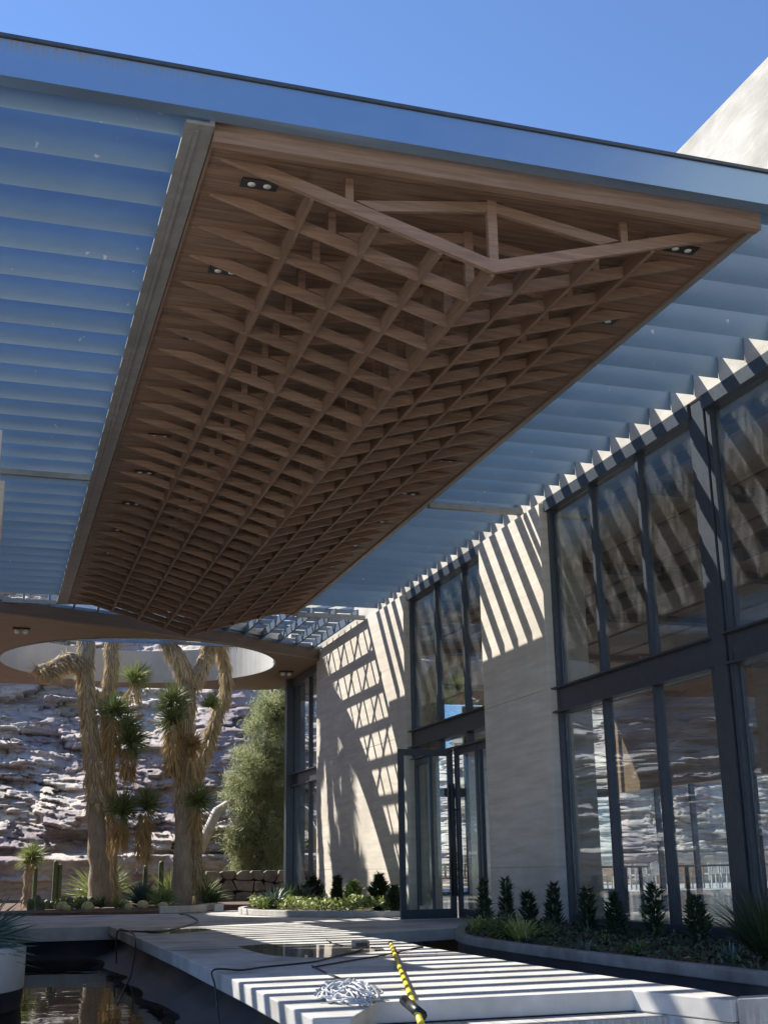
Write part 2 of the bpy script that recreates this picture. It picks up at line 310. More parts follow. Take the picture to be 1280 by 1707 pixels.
# steps down to the forecourt, with cheeks
for i in range(6):
    z = -.134*(i+1); MB().box(1.97, 4.24, 7.545-.29*(i+1)-.01, 7.60, z-.13 if i < 5 else -.85, z).build('stair_step', m_conc2, kind='structure', bevel=.008)
MB().box(1.85, 2.78, 6.90, 7.20, -.26, -.10).build('loose_step_slab', m_conc2, kind='structure', bevel=.01)
MB().prism([(4.06, 7.52), (4.265, 6.715), (4.39, 6.74), (4.39, 7.52)], -.95, -T-.002).build('stair_cheek', m_conc2, kind='structure')
MB().prism([(1.80, 6.9), (1.95, 6.87), (2.3, 7.56), (1.90, 7.56)], -.95, -T-.002).build('stair_cheek', m_conc2, kind='structure')
MB().prism([(4.29, 6.70), (7.5, 6.55), (7.5, 6.70), (4.405, 6.86)], -.95, .006).build('basin_end_wall', m_conc2, kind='structure', bevel=.01)
# left pool: liner cove on the right, back wall, floor, water
PZ = -.45
mb = MB(); prof = [(2.06, -T-.003), (2.03, -.22), (1.95, -.31), (1.82, -.385), (1.66, -.43), (1.45, PZ-.01)]
ys = np.linspace(6.9, 19.9, 40); v = []
for y in ys:
    for x, z in prof: v.append((x+.03*math.sin(y*1.7)+.02*math.sin(y*4.1), y, z+.012*math.sin(y*2.9+x*5)))
k = len(prof); mb.add(v, [(i*k+j, i*k+j+1, (i+1)*k+j+1, (i+1)*k+j) for i in range(len(ys)-1) for j in range(k-1)], True)
mb.build('pool_side_liner', m_liner, kind='structure')
mb = MB(); xs = np.linspace(-6, 2.1, 30); pb = [(20.0, -.195), (19.97, -.3), (19.85, -.38), (19.6, -.43), (19.3, PZ-.01)]
v = [(x, y+.03*math.sin(x*3), z) for x in xs for y, z in pb]; k = len(pb)
mb.add(v, [(i*k+j, (i+1)*k+j, (i+1)*k+j+1, i*k+j+1) for i in range(len(xs)-1) for j in range(k-1)], True); mb.build('pool_back_liner', m_liner, kind='structure')
MB().box(-6, 2.1, 5.5, 20.0, PZ-.3, PZ).build('pool_floor', m_pfloor, kind='structure')
MB().box(-6, 2.06, 5.5, 19.96, PZ+.004, PZ+.022).build('pool_water', m_water, kind='structure')
# right channel and void below the landing
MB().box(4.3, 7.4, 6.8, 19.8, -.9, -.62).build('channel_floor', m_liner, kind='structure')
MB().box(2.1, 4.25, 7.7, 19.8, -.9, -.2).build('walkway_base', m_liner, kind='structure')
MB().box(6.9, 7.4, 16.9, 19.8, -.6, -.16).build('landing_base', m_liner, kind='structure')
# right planting bed with curb
cur = [(6.55, 16.0), (5.9, 15.3), (5.25, 13.9), (4.86, 12.7), (4.76, 11.25), (4.80, 9.2), (4.9, 7.26), (4.94, 6.72)]
def offs(pl, d):
    out = []
    for i, p in enumerate(pl):
        a = np.array(pl[max(i-1, 0)]); b = np.array(pl[min(i+1, len(pl)-1)]); t = (b-a)/np.linalg.norm(b-a); out.append((p[0]-t[1]*d, p[1]+t[0]*d))
    return out
cur = [tuple(q) for q in smooth(cur, 5)]; inner = offs(cur, .11)
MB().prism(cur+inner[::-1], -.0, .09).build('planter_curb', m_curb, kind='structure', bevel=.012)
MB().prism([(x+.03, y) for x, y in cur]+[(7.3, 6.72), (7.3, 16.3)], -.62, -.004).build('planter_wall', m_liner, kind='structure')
MB().prism(inner+[(7.3, 6.72), (7.3, 16.2)], -.003, .05).build('planting_bed_soil', m_dsoil, kind='structure')
# planting bed before the far wall, curb
c2 = [(7.0, 19.95), (6.3, 20.2), (5.6, 20.8), (5.0, 21.6), (4.62, 22.8), (4.7, 24.2), (5.2, 25.6)]
c2 = [tuple(q) for q in smooth(c2, 6)]; in2 = offs(c2, -.11)
MB().prism((c2+in2[::-1])[::-1], -.002, .10).build('planter_curb', m_conc2, kind='structure', bevel=.012)
MB().prism((in2+[(7.0, 26.9)])[::-1], -.002, .07).build('planting_bed_soil', m_dsoil, kind='structure')
# joshua tree bed
bed = [(-9, 27.6), (-4, 26.7), (.4, 25.9), (2.2, 25.2), (3.6, 24.9), (4.1, 25.6), (4.5, 26.6), (7.0, 29.2), (9, 32), (9, 38), (-12, 38)]
mb = MB(); n = len(bed); cx, cy = 1.0, 31.0
mb.prism(bed, -.3, .05); mb.build('desert_bed_soil', m_soil, kind='structure')
c3 = [tuple(q) for q in smooth([(3.3, 24.93), (3.8, 24.9), (4.12, 25.3), (4.16, 25.6), (4.55, 26.55)], 5)]
MB().prism((c3+offs(c3, -.16)[::-1]), .0, .14).build('planter_curb', m_conc, kind='structure', bevel=.02)
MB().box(4.42, 4.6, 25.2, 25.36, 0, .14).build('marker_block', m_plaster, kind='structure')
for o in COL.objects:
    if o.name.startswith('marker_block'): del o['kind']; o.name = 'junction_post'; tag(o, 'small white square post between the two garden curbs', 'junction post')

# ------------------------------------------------------------------ cliff
def cliff(pth, xs0, xs1, n1, n2, n3, seed, steepx, name):
    path = np.array(pth, float)
    seg = np.r_[0, np.cumsum(np.linalg.norm(np.diff(path, axis=0), axis=1))]
    a0, a1 = seg[xs0], seg[xs1]
    aa = np.r_[np.linspace(0, a0, n1)[:-1], np.linspace(a0, a1, n2), np.linspace(a1, seg[-1], n3)[1:]]
    rg = np.random.default_rng(seed)
    def sm(a, w=2.5): return sum(np.stack([np.interp(np.clip(a+d, 0, seg[-1]), seg, path[:, i]) for i in (0, 1)], 1) for d in np.linspace(-w, w, 9))/9
    P = sm(aa); Tn = sm(aa+.3)-sm(aa-.3); Tn[-1] = Tn[-2]; Tn[0] = Tn[1]; Tn /= np.maximum(np.linalg.norm(Tn, axis=1), 1e-6)[:, None]; Nn = np.stack([-Tn[:, 1], Tn[:, 0]], 1)
    zz = np.linspace(-.6, 14, 440); A, Z = np.meshgrid(aa+seed*3.7, zz)
    wA = A+.5*(fbm(A*.5, Z*.7, 3, 5)-.5)+.12*(fbm(A*3, Z*4, 3, 6)-.5); wZ = Z+.9*(fbm(A*.16, Z*.2, 3, 3)-.5)+.18*(fbm(A*1.1, Z*1.4, 3, 9)-.5)+.06*A*.3+.05*(fbm(A*4, Z*5, 3, 19)-.5)
    def vor(ca, cz, sd):
        x = wA/ca; y = wZ/cz; x = x+.5*(np.floor(y)%2); xi = np.floor(x); yi = np.floor(y)
        b1 = np.full(x.shape, 9.); b2 = np.full(x.shape, 9.); bx = np.zeros(x.shape); by_ = np.zeros(x.shape); bi = np.zeros(x.shape)
        for dy in (-1, 0, 1):
            for dx in (-1, 0, 1):
                cx = xi+dx; cy = yi+dy; hx = (np.sin(cx*127.1+cy*311.7+sd)*43758.54) % 1; hy = (np.sin(cx*269.5+cy*183.3+sd)*24634.63) % 1
                px_ = cx+.08+.84*hx; py_ = cy+.12+.76*hy; d = np.abs(x-px_)*.75+np.abs(y-py_)+.25*np.hypot(x-px_, y-py_)
                cl = d < b1; b2 = np.where(cl, b1, np.minimum(b2, d)); bx = np.where(cl, px_*ca, bx); by_ = np.where(cl, py_*cz, by_); bi = np.where(cl, hx*7.13+hy*3.7, bi); b1 = np.where(cl, d, b1)
        return bx, by_, bi % 1, (bi*7.77) % 1, (bi*13.3) % 1, b2-b1
    L1 = vor(2.3, .62, seed+1.3); L2 = vor(.85, .23, seed+4.1); L3 = vor(.34, .10, seed+9.2)
    pick = np.clip((fbm(A*.4, Z*.8, 3, 77)-.44)*14, 0, 1)
    up_ = np.clip((Z-1.15)*6, 0, 1)
    def facet(L, amp, gx, kmin, kmax, grp):
        ax = wA-(L[0]); az = wZ-L[1]; ax = ax-np.clip(ax, -9, 9)*0
        return amp*(L[2]-.5)+gx*(L[3]-.45)*np.clip(ax, -2, 2)+(kmin+(kmax-kmin)*L[4])*az+grp*np.exp(-(L[5]/.07)**2)
    k0 = 1.46+.12*np.sin(A*.5)
    base = np.where(Z > 1.25, .62+(Z-1.25)*k0, .12*Z)
    f1 = facet(L1, .75, 1.0, -.7, 1.2, .14); f2 = facet(L2, .34, 1.4, -.75, 1.6, .07); f3 = facet(L3, .09, 1.3, -1.0, 1.6, .03)
    sb = base+up_*(f1*.8+f2*(.35+.65*pick)+f3*.7)+(1-up_)*(.25*f2+.3*f3)+up_*2.2*(fbm(A*.22, Z*.25, 4, 21)-.5)*np.clip(Z/3, .15, 1)+.10*(fbm(A*3.2, Z*5.0, 4, 33)-.5)
    sb += np.where(Z < 1.2, -.03*np.sin(Z*38+A*.6), 0)
    big = fbm(A*.16+4, Z*.3, 3, 55); sb += np.where((big > .56) & (Z > 1.3), (big-.56)*5, 0)
    steep = np.interp(P[:, 0], *steepx)[None]; steep = np.where(aa[None] > a1+1, steepx[1][-1], steep); sb = sb*np.where(Z > 1.3, steep, 1)
    zz2 = Z+.05*(fbm(A*3, Z*3, 3, 70)-.5)
    V = np.stack([P[None, :, 0]+Nn[None, :, 0]*sb, P[None, :, 1]+Nn[None, :, 1]*sb, zz2], 2).reshape(-1, 3)
    nr, nc = len(zz), len(aa); i = np.arange(nr-1)[:, None]*nc+np.arange(nc-1)[None]; q = np.stack([i, i+1, i+nc+1, i+nc], 2).reshape(-1, 4)
    me = D.meshes.new(name); me.vertices.add(len(V)); me.vertices.foreach_set('co', V.ravel()); me.loops.add(q.size); me.loops.foreach_set('vertex_index', q.ravel())
    me.polygons.add(len(q)); me.polygons.foreach_set('loop_start', np.arange(len(q))*4); me.update(calc_edges=True); me.materials.append(m_rock)
    link(name, me, kind='structure')
cliff([(-30, -6), (-27, 8), (-24, 20), (-16, 30), (-8, 34.5), (-2, 35.2), (3, 35.4), (6.4, 35.4), (8.8, 35.6), (11.5, 36.6), (13, 42), (14, 52), (15, 72)], 5, 9, 520, 360, 70, 0, ([-30, 2.5, 8], [1, 1, .3]), 'rock_cliff')
cliff([(22, 75), (24.5, 58), (27, 49.5), (33, 47.5), (45, 46), (60, 38)], 2, 4, 30, 260, 30, 3, ([20, 60], [.6, .6]), 'rear_rock_cliff')
# low brown hills behind the building
mb = MB(); gx, gy = np.meshgrid(np.linspace(8, 420, 90), np.linspace(70, 420, 60))
gz = -1+np.clip((gy-70)/160, 0, 1)*26*fbm(gx*.012+3, gy*.012, 5, 8)*1.3
v = np.stack([gx, gy, gz], 2).reshape(-1, 3); i = np.arange(59)[:, None]*90+np.arange(89)[None]
mb.add(v, [tuple(x) for x in np.stack([i, i+1, i+91, i+90], 2).reshape(-1, 4)], True); mb.build('distant_hills', m_grd, kind='structure')

# ------------------------------------------------------------------ canopy
can = thing('entrance_canopy', 'long flat canopy with folded timber truss lattice and blue grey louvres over the walkway', 'canopy', (3.28, 7.0, 0))
c0 = can.location
def cp(mb, name, m, bevel=0, parent=None): return rel(mb, can).build(name, m, parent or can, None, bevel)
fa = cp(MB().box(-9, 9.5, 6.98, 7.10, 5.636, 5.908), 'front_fascia', m_fascia)
cp(MB().box(-9, 9.5, 6.962, 7.16, 5.912, 5.938), 'coping', m_frame)
cp(MB().box(.93, 1.125, 7.101, 22.95, 5.597, 5.622).box(1.095, 1.124, 7.101, 22.95, 5.623, 5.92), 'side_beam', m_steel)
cp(MB().box(5.437, 5.50, 7.252, 22.95, 5.597, 5.92), 'side_beam', m_steel)
cp(MB().box(1.0, 1.03, 7.17, 22.9, 5.585, 5.595), 'beam_seam', m_steel)
cp(MB().box(1.13, 5.432, 7.165, 7.25, 5.530, 5.72), 'timber_fascia', m_woodf, .003)
for x in (1.131, 5.412):
    cp(MB().box(x, x+.02, 7.253, 22.9, 5.585, 5.66), 'timber_edge', m_woodl)
# soffit boards (each a board running across)
by = 7.254; bm = None; nb = 104; bw = (22.9-by)/nb
bmesh_ = MB().box(1.152, 5.411, 0, bw-.005, 5.60, 5.622); rel(bmesh_, can); bo = bmesh_.build('soffit_board', m_wood, can); bo.location.y = by
for k in range(1, nb):
    c = bo.copy(); COL.objects.link(c); c.location.y = by+bw*k; c.location.z = random.uniform(-.0015, .0015)
cp(MB().box(1.14, 5.42, 7.26, 22.9, 5.64, 5.90), 'roof_deck', m_dark)
# truss ribs
RP = .483; RY0 = 7.48; NR = 32; XC = 3.281; ZA = 5.0; SLP = .293
def zb(dx): return ZA+SLP*abs(dx)
def copies(o, ys, dz=0):
    for y in ys: c = o.copy(); COL.objects.link(c); c.location.y = o.location.y+y
RT = .042; offsY = [RP*k for k in range(1, NR)]
for s in (-1, 1):
    ex = 2.045
    pts = [(0, zb(0)), (ex, min(zb(ex), 5.599)), (ex-.32, 5.599), (0, zb(0)+.098)]
    pl = [(XC+s*x, z) for x, z in pts]
    if s < 0: pl = pl[::-1]
    o = cp(MB().xz(pl, RY0-RT/2, RY0+RT/2), 'rib', m_woodf); copies(o, offsY)
    px_ = 1.11; o = cp(MB().box(XC+s*px_-.03, XC+s*px_+.03, RY0-RT/2+.004, RY0+RT/2-.004, zb(px_)+.09, 5.598), 'post', m_woodf); copies(o, offsY)
    # brace from the small post foot up to the head of the king post
    p0, p1 = (.93, zb(.93)+.115), (.04, 5.56); ang = (p1[1]-p0[1])/(p0[0]-p1[0])
    pl = [(XC+s*x, z) for x, z in ((.036, 5.500), (.90, zb(.90)+.10), (1.06, zb(1.06)+.115), (.036, 5.582))]
    if s < 0: pl = pl[::-1]
    o = cp(MB().xz(pl, RY0-RT/2+.003, RY0+RT/2-.003), 'brace', m_woodf); copies(o, offsY)
o = cp(MB().box(XC-.037, XC+.037, RY0-RT/2-.002, RY0+RT/2+.002, ZA+.06, 5.598), 'king_post', m_woodf); copies(o, offsY)
for dx in (0, -.41, -.89, -1.38, .38, .88, 1.37):
    z = zb(dx); yA, yB = RY0+RT/2+.001, RP-RT-.002
    o = cp(MB().add(*(lambda b: (b.v, b.f))(MB().box(XC+dx-.017, XC+dx+.017, yA, yA+RP-.002, z-.014, z+.12))), 'purlin', m_woodl)
    copies(o, [RP*k for k in range(1, NR-1)])
# downlights
dl0 = None
for side, xx in ((-1, 1.56), (1, 5.06)):
    for k in range(11):
        y = 7.72+1.39*k
        if dl0 is None:
            dl0 = rel(MB().box(xx-.135, xx+.135, y-.062, y+.062, 5.590, 5.598), can).build('downlight', m_black, can)
            for q in (-1, 1):
                t_ = MB(); t_.tube([(xx+q*.058, y, 5.589), (xx+q*.058, y, 5.583)], .029, 16); rel(t_, can).build('lens', m_lens, dl0)
            dl = dl0; first = (xx, y)
        else:
            dl = dl0.copy(); COL.objects.link(dl); dl.location = (xx-first[0], y-first[1], 0)
            for g in list(dl0.children): h_ = g.copy(); COL.objects.link(h_); h_.parent = dl
# louvre blades
def blade(x0, x1, y, name='louvre_blade', z0=5.60, hh=.31, th=.008, cv=.026, m=m_louvre):
    n_ = 7; fr_ = [(-cv*math.sin(math.pi*(k/n_))+.012, hh*k/n_) for k in range(n_+1)]; bk = [(th+.012, hh), (th+.02, hh*.5), (th+.012, .006)]
    pr = fr_+bk; K_ = len(pr); mb = MB()
    mb.add([(x, y+a, z0+b) for x in (x0, x1) for a, b in fr_], [(k, K2, K2+1, k+1)[::-1] for k in range(n_) for K2 in (n_+1+k,)], True)
    bb = [fr_[-1]]+bk+[fr_[0]]; m_ = len(bb)
    mb.add([(x, y+a, z0+b) for x in (x0, x1) for a, b in bb], [(k, m_+k, m_+k+1, k+1)[::-1] for k in range(m_-1)])
    mb.add([(x0, y+a, z0+b) for a, b in pr], [tuple(range(K_))]); mb.add([(x1, y+a, z0+b) for a, b in pr], [tuple(range(K_-1, -1, -1))])
    return cp(mb, name, m)
lv = blade(-5.2, 1.09, 7.30, z0=5.626, hh=.32); copies(lv, [RP*k for k in range(1, 32) ])
lv = blade(5.508, 6.992, 7.30, z0=5.675, hh=.34, cv=.012); copies(lv, [RP*k for k in range(1, 32)])
for y in (15.08, 22.84):
    cp(MB().box(-8.5, .926, y, y+.07, 5.57, 5.64), 'cross_bar', m_steel); cp(MB().box(5.505, 6.90, y, y+.09, 5.56, 5.64), 'cross_bar', m_steel)
# crossed pergola lattice beyond the timber field
EDGE = [(-9, 21.4), (-3, 21.4), (-.05, 22.85), (1.2, 23.4), (2.5, 23.95), (3.74, 24.7), (5.34, 25.7), (7.1, 26.7)]
def yfront(x): return float(np.interp(x, [q[0] for q in EDGE], [q[1] for q in EDGE]))
k = 0; x = 6.78
while x > -7.5:
    ye = yfront(x)+.05
    if ye < 23.05: x -= .46; continue
    cp(MB().box(x-.02, x+.02, 22.96, ye, 5.62, 5.78), 'lattice_blade', m_lattice); x -= .46
y = 23.38
while y < 27.9:
    x0 = -7.9
    for xx in np.arange(-7.9, 6.9, .1):
        if yfront(xx) > y-.1: x0 = xx; break
    cp(MB().box(x0, 6.90, y-.017, y+.017, 5.784, 5.86), 'lattice_slat', m_lattice); y += .483
for c in np.arange(20.9, 46, 1.09):             # diagonals y = c - 2*(x - 6.39) + ...
    f = lambda x: c-2.05*(x-6.39)
    pts = [x for x in np.arange(-7.5, 6.85, .05) if 22.98 < f(x) < yfront(x)+.03]
    if len(pts) > 8:
        cp(MB().bar((pts[0], f(pts[0]), 5.90), (pts[-1], f(pts[-1]), 5.90), .045, .07), 'lattice_diagonal', m_lattice)

# ------------------------------------------------------------------ oculus roof
HC = (3.04, 27.75); HR = 3.07; ZS = 5.35
orf = thing('oculus_roof', 'curved wooden roof slab with a round opening above the joshua trees', 'roof', (HC[0], HC[1], 0))
# the slab's near edge bows over the near rim of the opening, so it is built as a ring fan
def roofslab(z0, z1, name, m):
    K = 96; v = []; f = []
    outer = []
    for i in range(K):
        a = 2*math.pi*i/K; d = np.array([math.cos(a), math.sin(a)])
        # march outwards until leaving the roof outline
        r = HR+.02; 
        while r < 30:
            x, y = HC[0]+d[0]*r, HC[1]+d[1]*r
            fy = float(np.interp(x, [q[0] for q in front2], [q[1] for q in front2]))
            if y < fy or y > YB(x) or x > 7.05 or x < -9: break
            r += .02
        outer.append((HC[0]+d[0]*r, HC[1]+d[1]*r)); 
    for z in (z0, z1):
        v += [(HC[0]+HR*math.cos(2*math.pi*i/K), HC[1]+HR*math.sin(2*math.pi*i/K), z) for i in range(K)]
        v += [(x, y, z) for x, y in outer]
    for i in range(K):
        j = (i+1) % K
        f += [(i, K+i, K+j, j)[::-1], (2*K+i, 3*K+i, 3*K+j, 2*K+j), (K+i, K+j, 3*K+j, 3*K+i)]
    return rel(MB().add(v, f), orf).build(name, m, orf)
front2 = EDGE
YB = lambda x: 31.75-.02*(x-3)**2
roofslab(ZS, ZS+.03, 'soffit', m_soff); roofslab(ZS+.034, ZS+.26, 'roof_edge', m_brown); roofslab(ZS+.264, ZS+.32, 'metal_cap', m_louvre)
K = 96; v = []; f = []
for rr, z in ((HR+.001, ZS-.012), (HR-.03, ZS-.012), (HR-.03, 6.14), (HR+.06, 6.14), (HR+.06, 5.68)):
    v += [(HC[0]+rr*math.cos(2*math.pi*i/K), HC[1]+rr*math.sin(2*math.pi*i/K), z) for i in range(K)]
for q in range(4):
    for i in range(K): j = (i+1) % K; f.append((q*K+i, q*K+j, (q+1)*K+j, (q+1)*K+i))
rel(MB().add(v, f, False), orf).build('opening_drum', m_plaster, orf)
for p in ((.35, 24.2), (6.55, 28.3)):
    b = rel(MB().box(p[0]-.16, p[0]+.16, p[1]-.09, p[1]+.09, ZS-.03, ZS-.003), orf).build('ceiling_spotlight', m_black, orf)
    for q in (-.08, .08): rel(MB().tube([(p[0]+q, p[1], ZS-.031), (p[0]+q, p[1]-.03, ZS-.09)], .05, 12), orf).build('lens', m_lens, b)

# ------------------------------------------------------------------ building
bl = thing('stone_building', 'pale travertine clad building with tall dark framed windows along the right side', 'building', (7.1, 16, 0))
def bp(mb, name, m, bevel=0, parent=None): return rel(mb, bl).build(name, m, parent or bl, None, bevel)
XW = 6.93; XG = 7.1
def pier(y0, y1, x1=7.55):
    for z0, z1 in ((0.0, .76), (.766, 3.02), (3.026, 5.58)):
        n = 1
        bp(MB().box(XW, x1, y0, y1, z0, z1), 'wall_panel', m_wall, .004)
    bp(MB().box(XW+.012, x1-.012, y0+.012, y1-.012, 0, 5.57), 'wall_core', m_wall)
pier(20.56, 26.84); pier(14.62, 16.86)
# parapet wall above the windows and the canopy
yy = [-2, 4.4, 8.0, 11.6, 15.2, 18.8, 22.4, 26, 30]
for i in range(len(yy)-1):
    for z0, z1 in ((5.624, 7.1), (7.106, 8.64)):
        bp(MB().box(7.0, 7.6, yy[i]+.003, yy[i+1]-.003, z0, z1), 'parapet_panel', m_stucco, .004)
bp(MB().box(7.62, 18.6, -2, 33.895, 5.75, 6.0), 'roof_slab', m_wall); bp(MB().box(7.62, 18.6, 33.9, 34.6, 5.75, 6.0), 'roof_slab', m_wall)
bp(MB().box(18.4, 18.8, -2, 34.6, 2.9, 5.74), 'rear_wall', m_iceil)
bp(MB().box(7.2, 18.6, -2.3, -2, 0, 5.74), 'side_wall', m_wall)
bp(MB().box(7.02, 19, -2, 34.6, -.95, -.004), 'floor_slab', m_floor)
# interior ceiling of long boards with dark slots between
xs = [7.75, 8.9, 10.05, 11.2, 12.35, 13.5, 14.65, 15.8, 16.95, 18.3]
for a, b in zip(xs[:-1], xs[1:]): bp(MB().box(a, b-.12, -1.9, 33.9, 5.42, 5.46), 'ceiling_board', m_iceil)
bp(MB().box(7.62, 18.4, -1.95, 33.9, 5.5, 5.54), 'ceiling_void', m_dark)
for y in (9.3, 12.9, 17, 20.6, 25, 30): bp(MB().box(7.56, 18.3, y-.14, y+.14, 5.30, 5.415), 'ceiling_beam', m_dark)
for x in (9.6, 15.2): bp(MB().box(x, x+.5, -1.9, 29, 4.95, 5.05), 'hanging_duct', m_dark)
def window(y0, y1, mull, z0, z1, transom=(2.70, 3.03), lower_mull=None, sill=.14):
    fr = MB(); w = .07
    fr.box(XG-.06, XG+.08, y0, y0+w, z0, z1-.161).box(XG-.06, XG+.08, y1-w, y1, z0, z1-.161)
    fr.box(XG-.11, XG+.09, y0+.001, y1-.001, z1-.16, z1).box(XG-.07, XG+.09, y0+w+.001, y1-w-.001, z0, z0+sill)
    f = bp(fr, 'window', m_frame)
    # transom: an I beam
    tb = MB(); a, b = transom
    tb.box(XG-.05, XG+.05, y0+.002, y1-.002, a+.022, b-.022).box(XG-.14, XG+.12, y0+.001, y1-.001, b-.02, b).box(XG-.14, XG+.12, y0+.001, y1-.001, a, a+.02)
    bp(tb, 'transom_beam', m_frame, parent=f)
    for y in mull:
        bp(MB().box(XG-.055, XG+.06, y-.032, y+.032, z0+sill+.001, a-.001).box(XG-.055, XG+.06, y-.032, y+.032, b+.001, z1-.161), 'mullion', m_frame, parent=f)
    es = [y0+w]+sorted(mull)+[y1-w]
    for i in range(len(es)-1):
        for q0, q1 in ((z0+sill, a), (b, z1-.16)):
            bp(MB().box(XG-.006, XG+.006, es[i]+.03, es[i+1]-.03, q0+.003, q1-.003), 'pane', m_glass, parent=f)
    return f
window(10.85, 14.60, [12.12, 13.33], 0.02, 5.62)
window(6.2, 10.58, [8.3], 0.02, 5.62)
f2 = window(16.88, 20.54, [17.9, 19.2], 2.62, 5.62, transom=(2.80, 3.10), sill=.02)
window(26.86, 29.5, [28.0], 0.02, 5.33, transom=(2.72, 3.02))
bp(MB().box(6.86, 7.2, 29.5, 29.72, 0, 5.34), 'steel_column', m_frame)
bp(MB().box(7.02, 7.045, 10.60, 10.83, .0, 5.60).box(7.155, 7.18, 10.60, 10.83, 0, 5.60).box(7.046, 7.154, 10.70, 10.73, 0, 5.60), 'steel_column', m_frame)
bp(MB().box(6.9, 7.25, 6.0, 14.61, -.1, .017), 'window_sill', m_conc2)
# entrance screen: closed leaf, side glass and the leaf standing open
def leaf(x0, y0, x1, y1, z0, z1, name, stile=.09, rail=.14, m=m_glassd):
    a = np.array([x0, y0]); b = np.array([x1, y1]); L = np.linalg.norm(b-a); d = (b-a)/L; n = np.array([-d[1], d[0]])
    def bx(s0, s1, q0, q1, th):
        p = [a+d*s0-n*th, a+d*s1-n*th, a+d*s1+n*th, a+d*s0+n*th]; return [tuple(x) for x in p], q0, q1
    fr = MB()
    for s0, s1, q0, q1 in ((0, stile, z0, z1), (L-stile, L, z0, z1), (stile, L-stile, z1-rail*.72, z1), (stile, L-stile, z0, z0+rail)):
        p, c0_, c1_ = bx(s0, s1, q0, q1, .03); fr.prism(p, c0_, c1_)
    f = bp(fr, name, m_frame); p, c0_, c1_ = bx(stile, L-stile, z0+rail, z1-rail*.72, .006)
    bp(MB().prism(p, c0_, c1_), 'pane', m, parent=f); return f, a, d, n
dz1 = 2.60
op, a_, d_, n_ = leaf(6.14, 18.62, 7.06, 18.62, .02, dz1, 'open_door')
cl, a2, d2, n2 = leaf(7.1, 17.58, 7.1, 18.56, .02, dz1, 'closed_door')
sd, *_ = leaf(7.1, 16.9, 7.1, 17.55, .02, dz1, 'side_light'); s2, *_ = leaf(7.1, 19.75, 7.1, 20.52, .02, dz1, 'side_light')
for (px, py, pr) in ((6.97, 18.54, op), (7.0, 18.43, cl)):
    h = MB().tube([(px, py, .35), (px, py, 2.05)], .017, 10)
    for z in (.75, 1.65): h.tube([(px, py, z), (px+.07 if pr is cl else px, py if pr is cl else py+.06, z)], .01, 8)
    bp(h, 'handle', m_black, parent=pr)
bp(MB().box(7.0, 7.2, 16.88, 20.54, dz1+.004, 2.62), 'door_head', m_frame)
# glazed far end of the hall
def endwin(x0, x1, solid=False):
    if solid: bp(MB().box(x0, x1, 34.0, 34.4, 0, 5.40), 'end_wall_panel', m_wall); return
    fr = MB(); fr.box(x0, x0+.1, 34.0, 34.12, 0, 5.40).box(x1-.1, x1, 34.0, 34.12, 0, 5.40).box(x0+.1, x1-.1, 34.0, 34.12, 2.75, 3.0).box(x0+.1, x1-.1, 34.0, 34.12, 0, .1)
    f = bp(fr, 'end_window', m_frame)
    for q0, q1 in ((.1, 2.75), (3.0, 5.40)): bp(MB().box(x0+.1, x1-.1, 34.05, 34.06, q0, q1), 'pane', m_glassd, parent=f)
for x0, x1, s_ in ((7.3, 9.0, 0), (9.0, 11.2, 0), (11.2, 13.4, 0), (13.4, 14.0, 1), (14.0, 15.6, 0), (15.6, 16.9, 1), (16.9, 18.3, 0)): endwin(x0, x1, s_)
# rear side: low windows between solid piers
for y in np.arange(22.6, 34, 1.9):
    bp(MB().box(18.42, 18.56, y-.05, y+.05, 0, 2.89), 'rear_post', m_frame)
    if y < 33: bp(MB().box(18.485, 18.497, y+.05, y+1.85, .02, 2.88), 'rear_pane', m_glassd)
for i, y in enumerate(np.arange(-1.5, 20, 3.0)):
    bp(MB().box(18.4, 18.75, y+1.1, y+3.0 if y < 19 else 22.54, 0, 2.89), 'rear_wall_panel', m_wall)
    fr = MB().box(18.45, 18.55, y, y+.08, .02, 2.88).box(18.45, 18.55, y+1.0, y+1.08, .02, 2.88).box(18.45, 18.55, y+.08, y+1.0, 2.8, 2.88).box(18.45, 18.55, y+.08, y+1.0, .02, .1)
    f = bp(fr, 'rear_window', m_frame); bp(MB().box(18.49, 18.50, y+.08, y+1.0, .1, 2.8), 'pane', m_glassd, parent=f)
# pier standing at the left edge of the view
mb = MB().box(-1.0, -.10, 15.35, 16.2, -.4, 5.56)
pl = thing('concrete_pillar', 'tan concrete pillar at the left edge under the louvres', 'pillar', (-.55, 15.8, -.45))
rel(mb, pl).build('shaft', m_wall, pl, None, .01); rel(MB().box(-1.9, -.16, 13.45, 15.0, -.45, 5.56), pl).build('wing_wall', m_plaster, pl)

lw = thing('left_wing_building', 'stone wing just outside the left edge of the view beyond the pillar', 'building', (-4, 19, -.45))
for i in range(3):
    rel(MB().box(-8, -.55, 16.3+1.7*i, 17.99+1.7*i, -.45, 5.50), lw).build('wall_panel', m_wall, lw, None, .005)
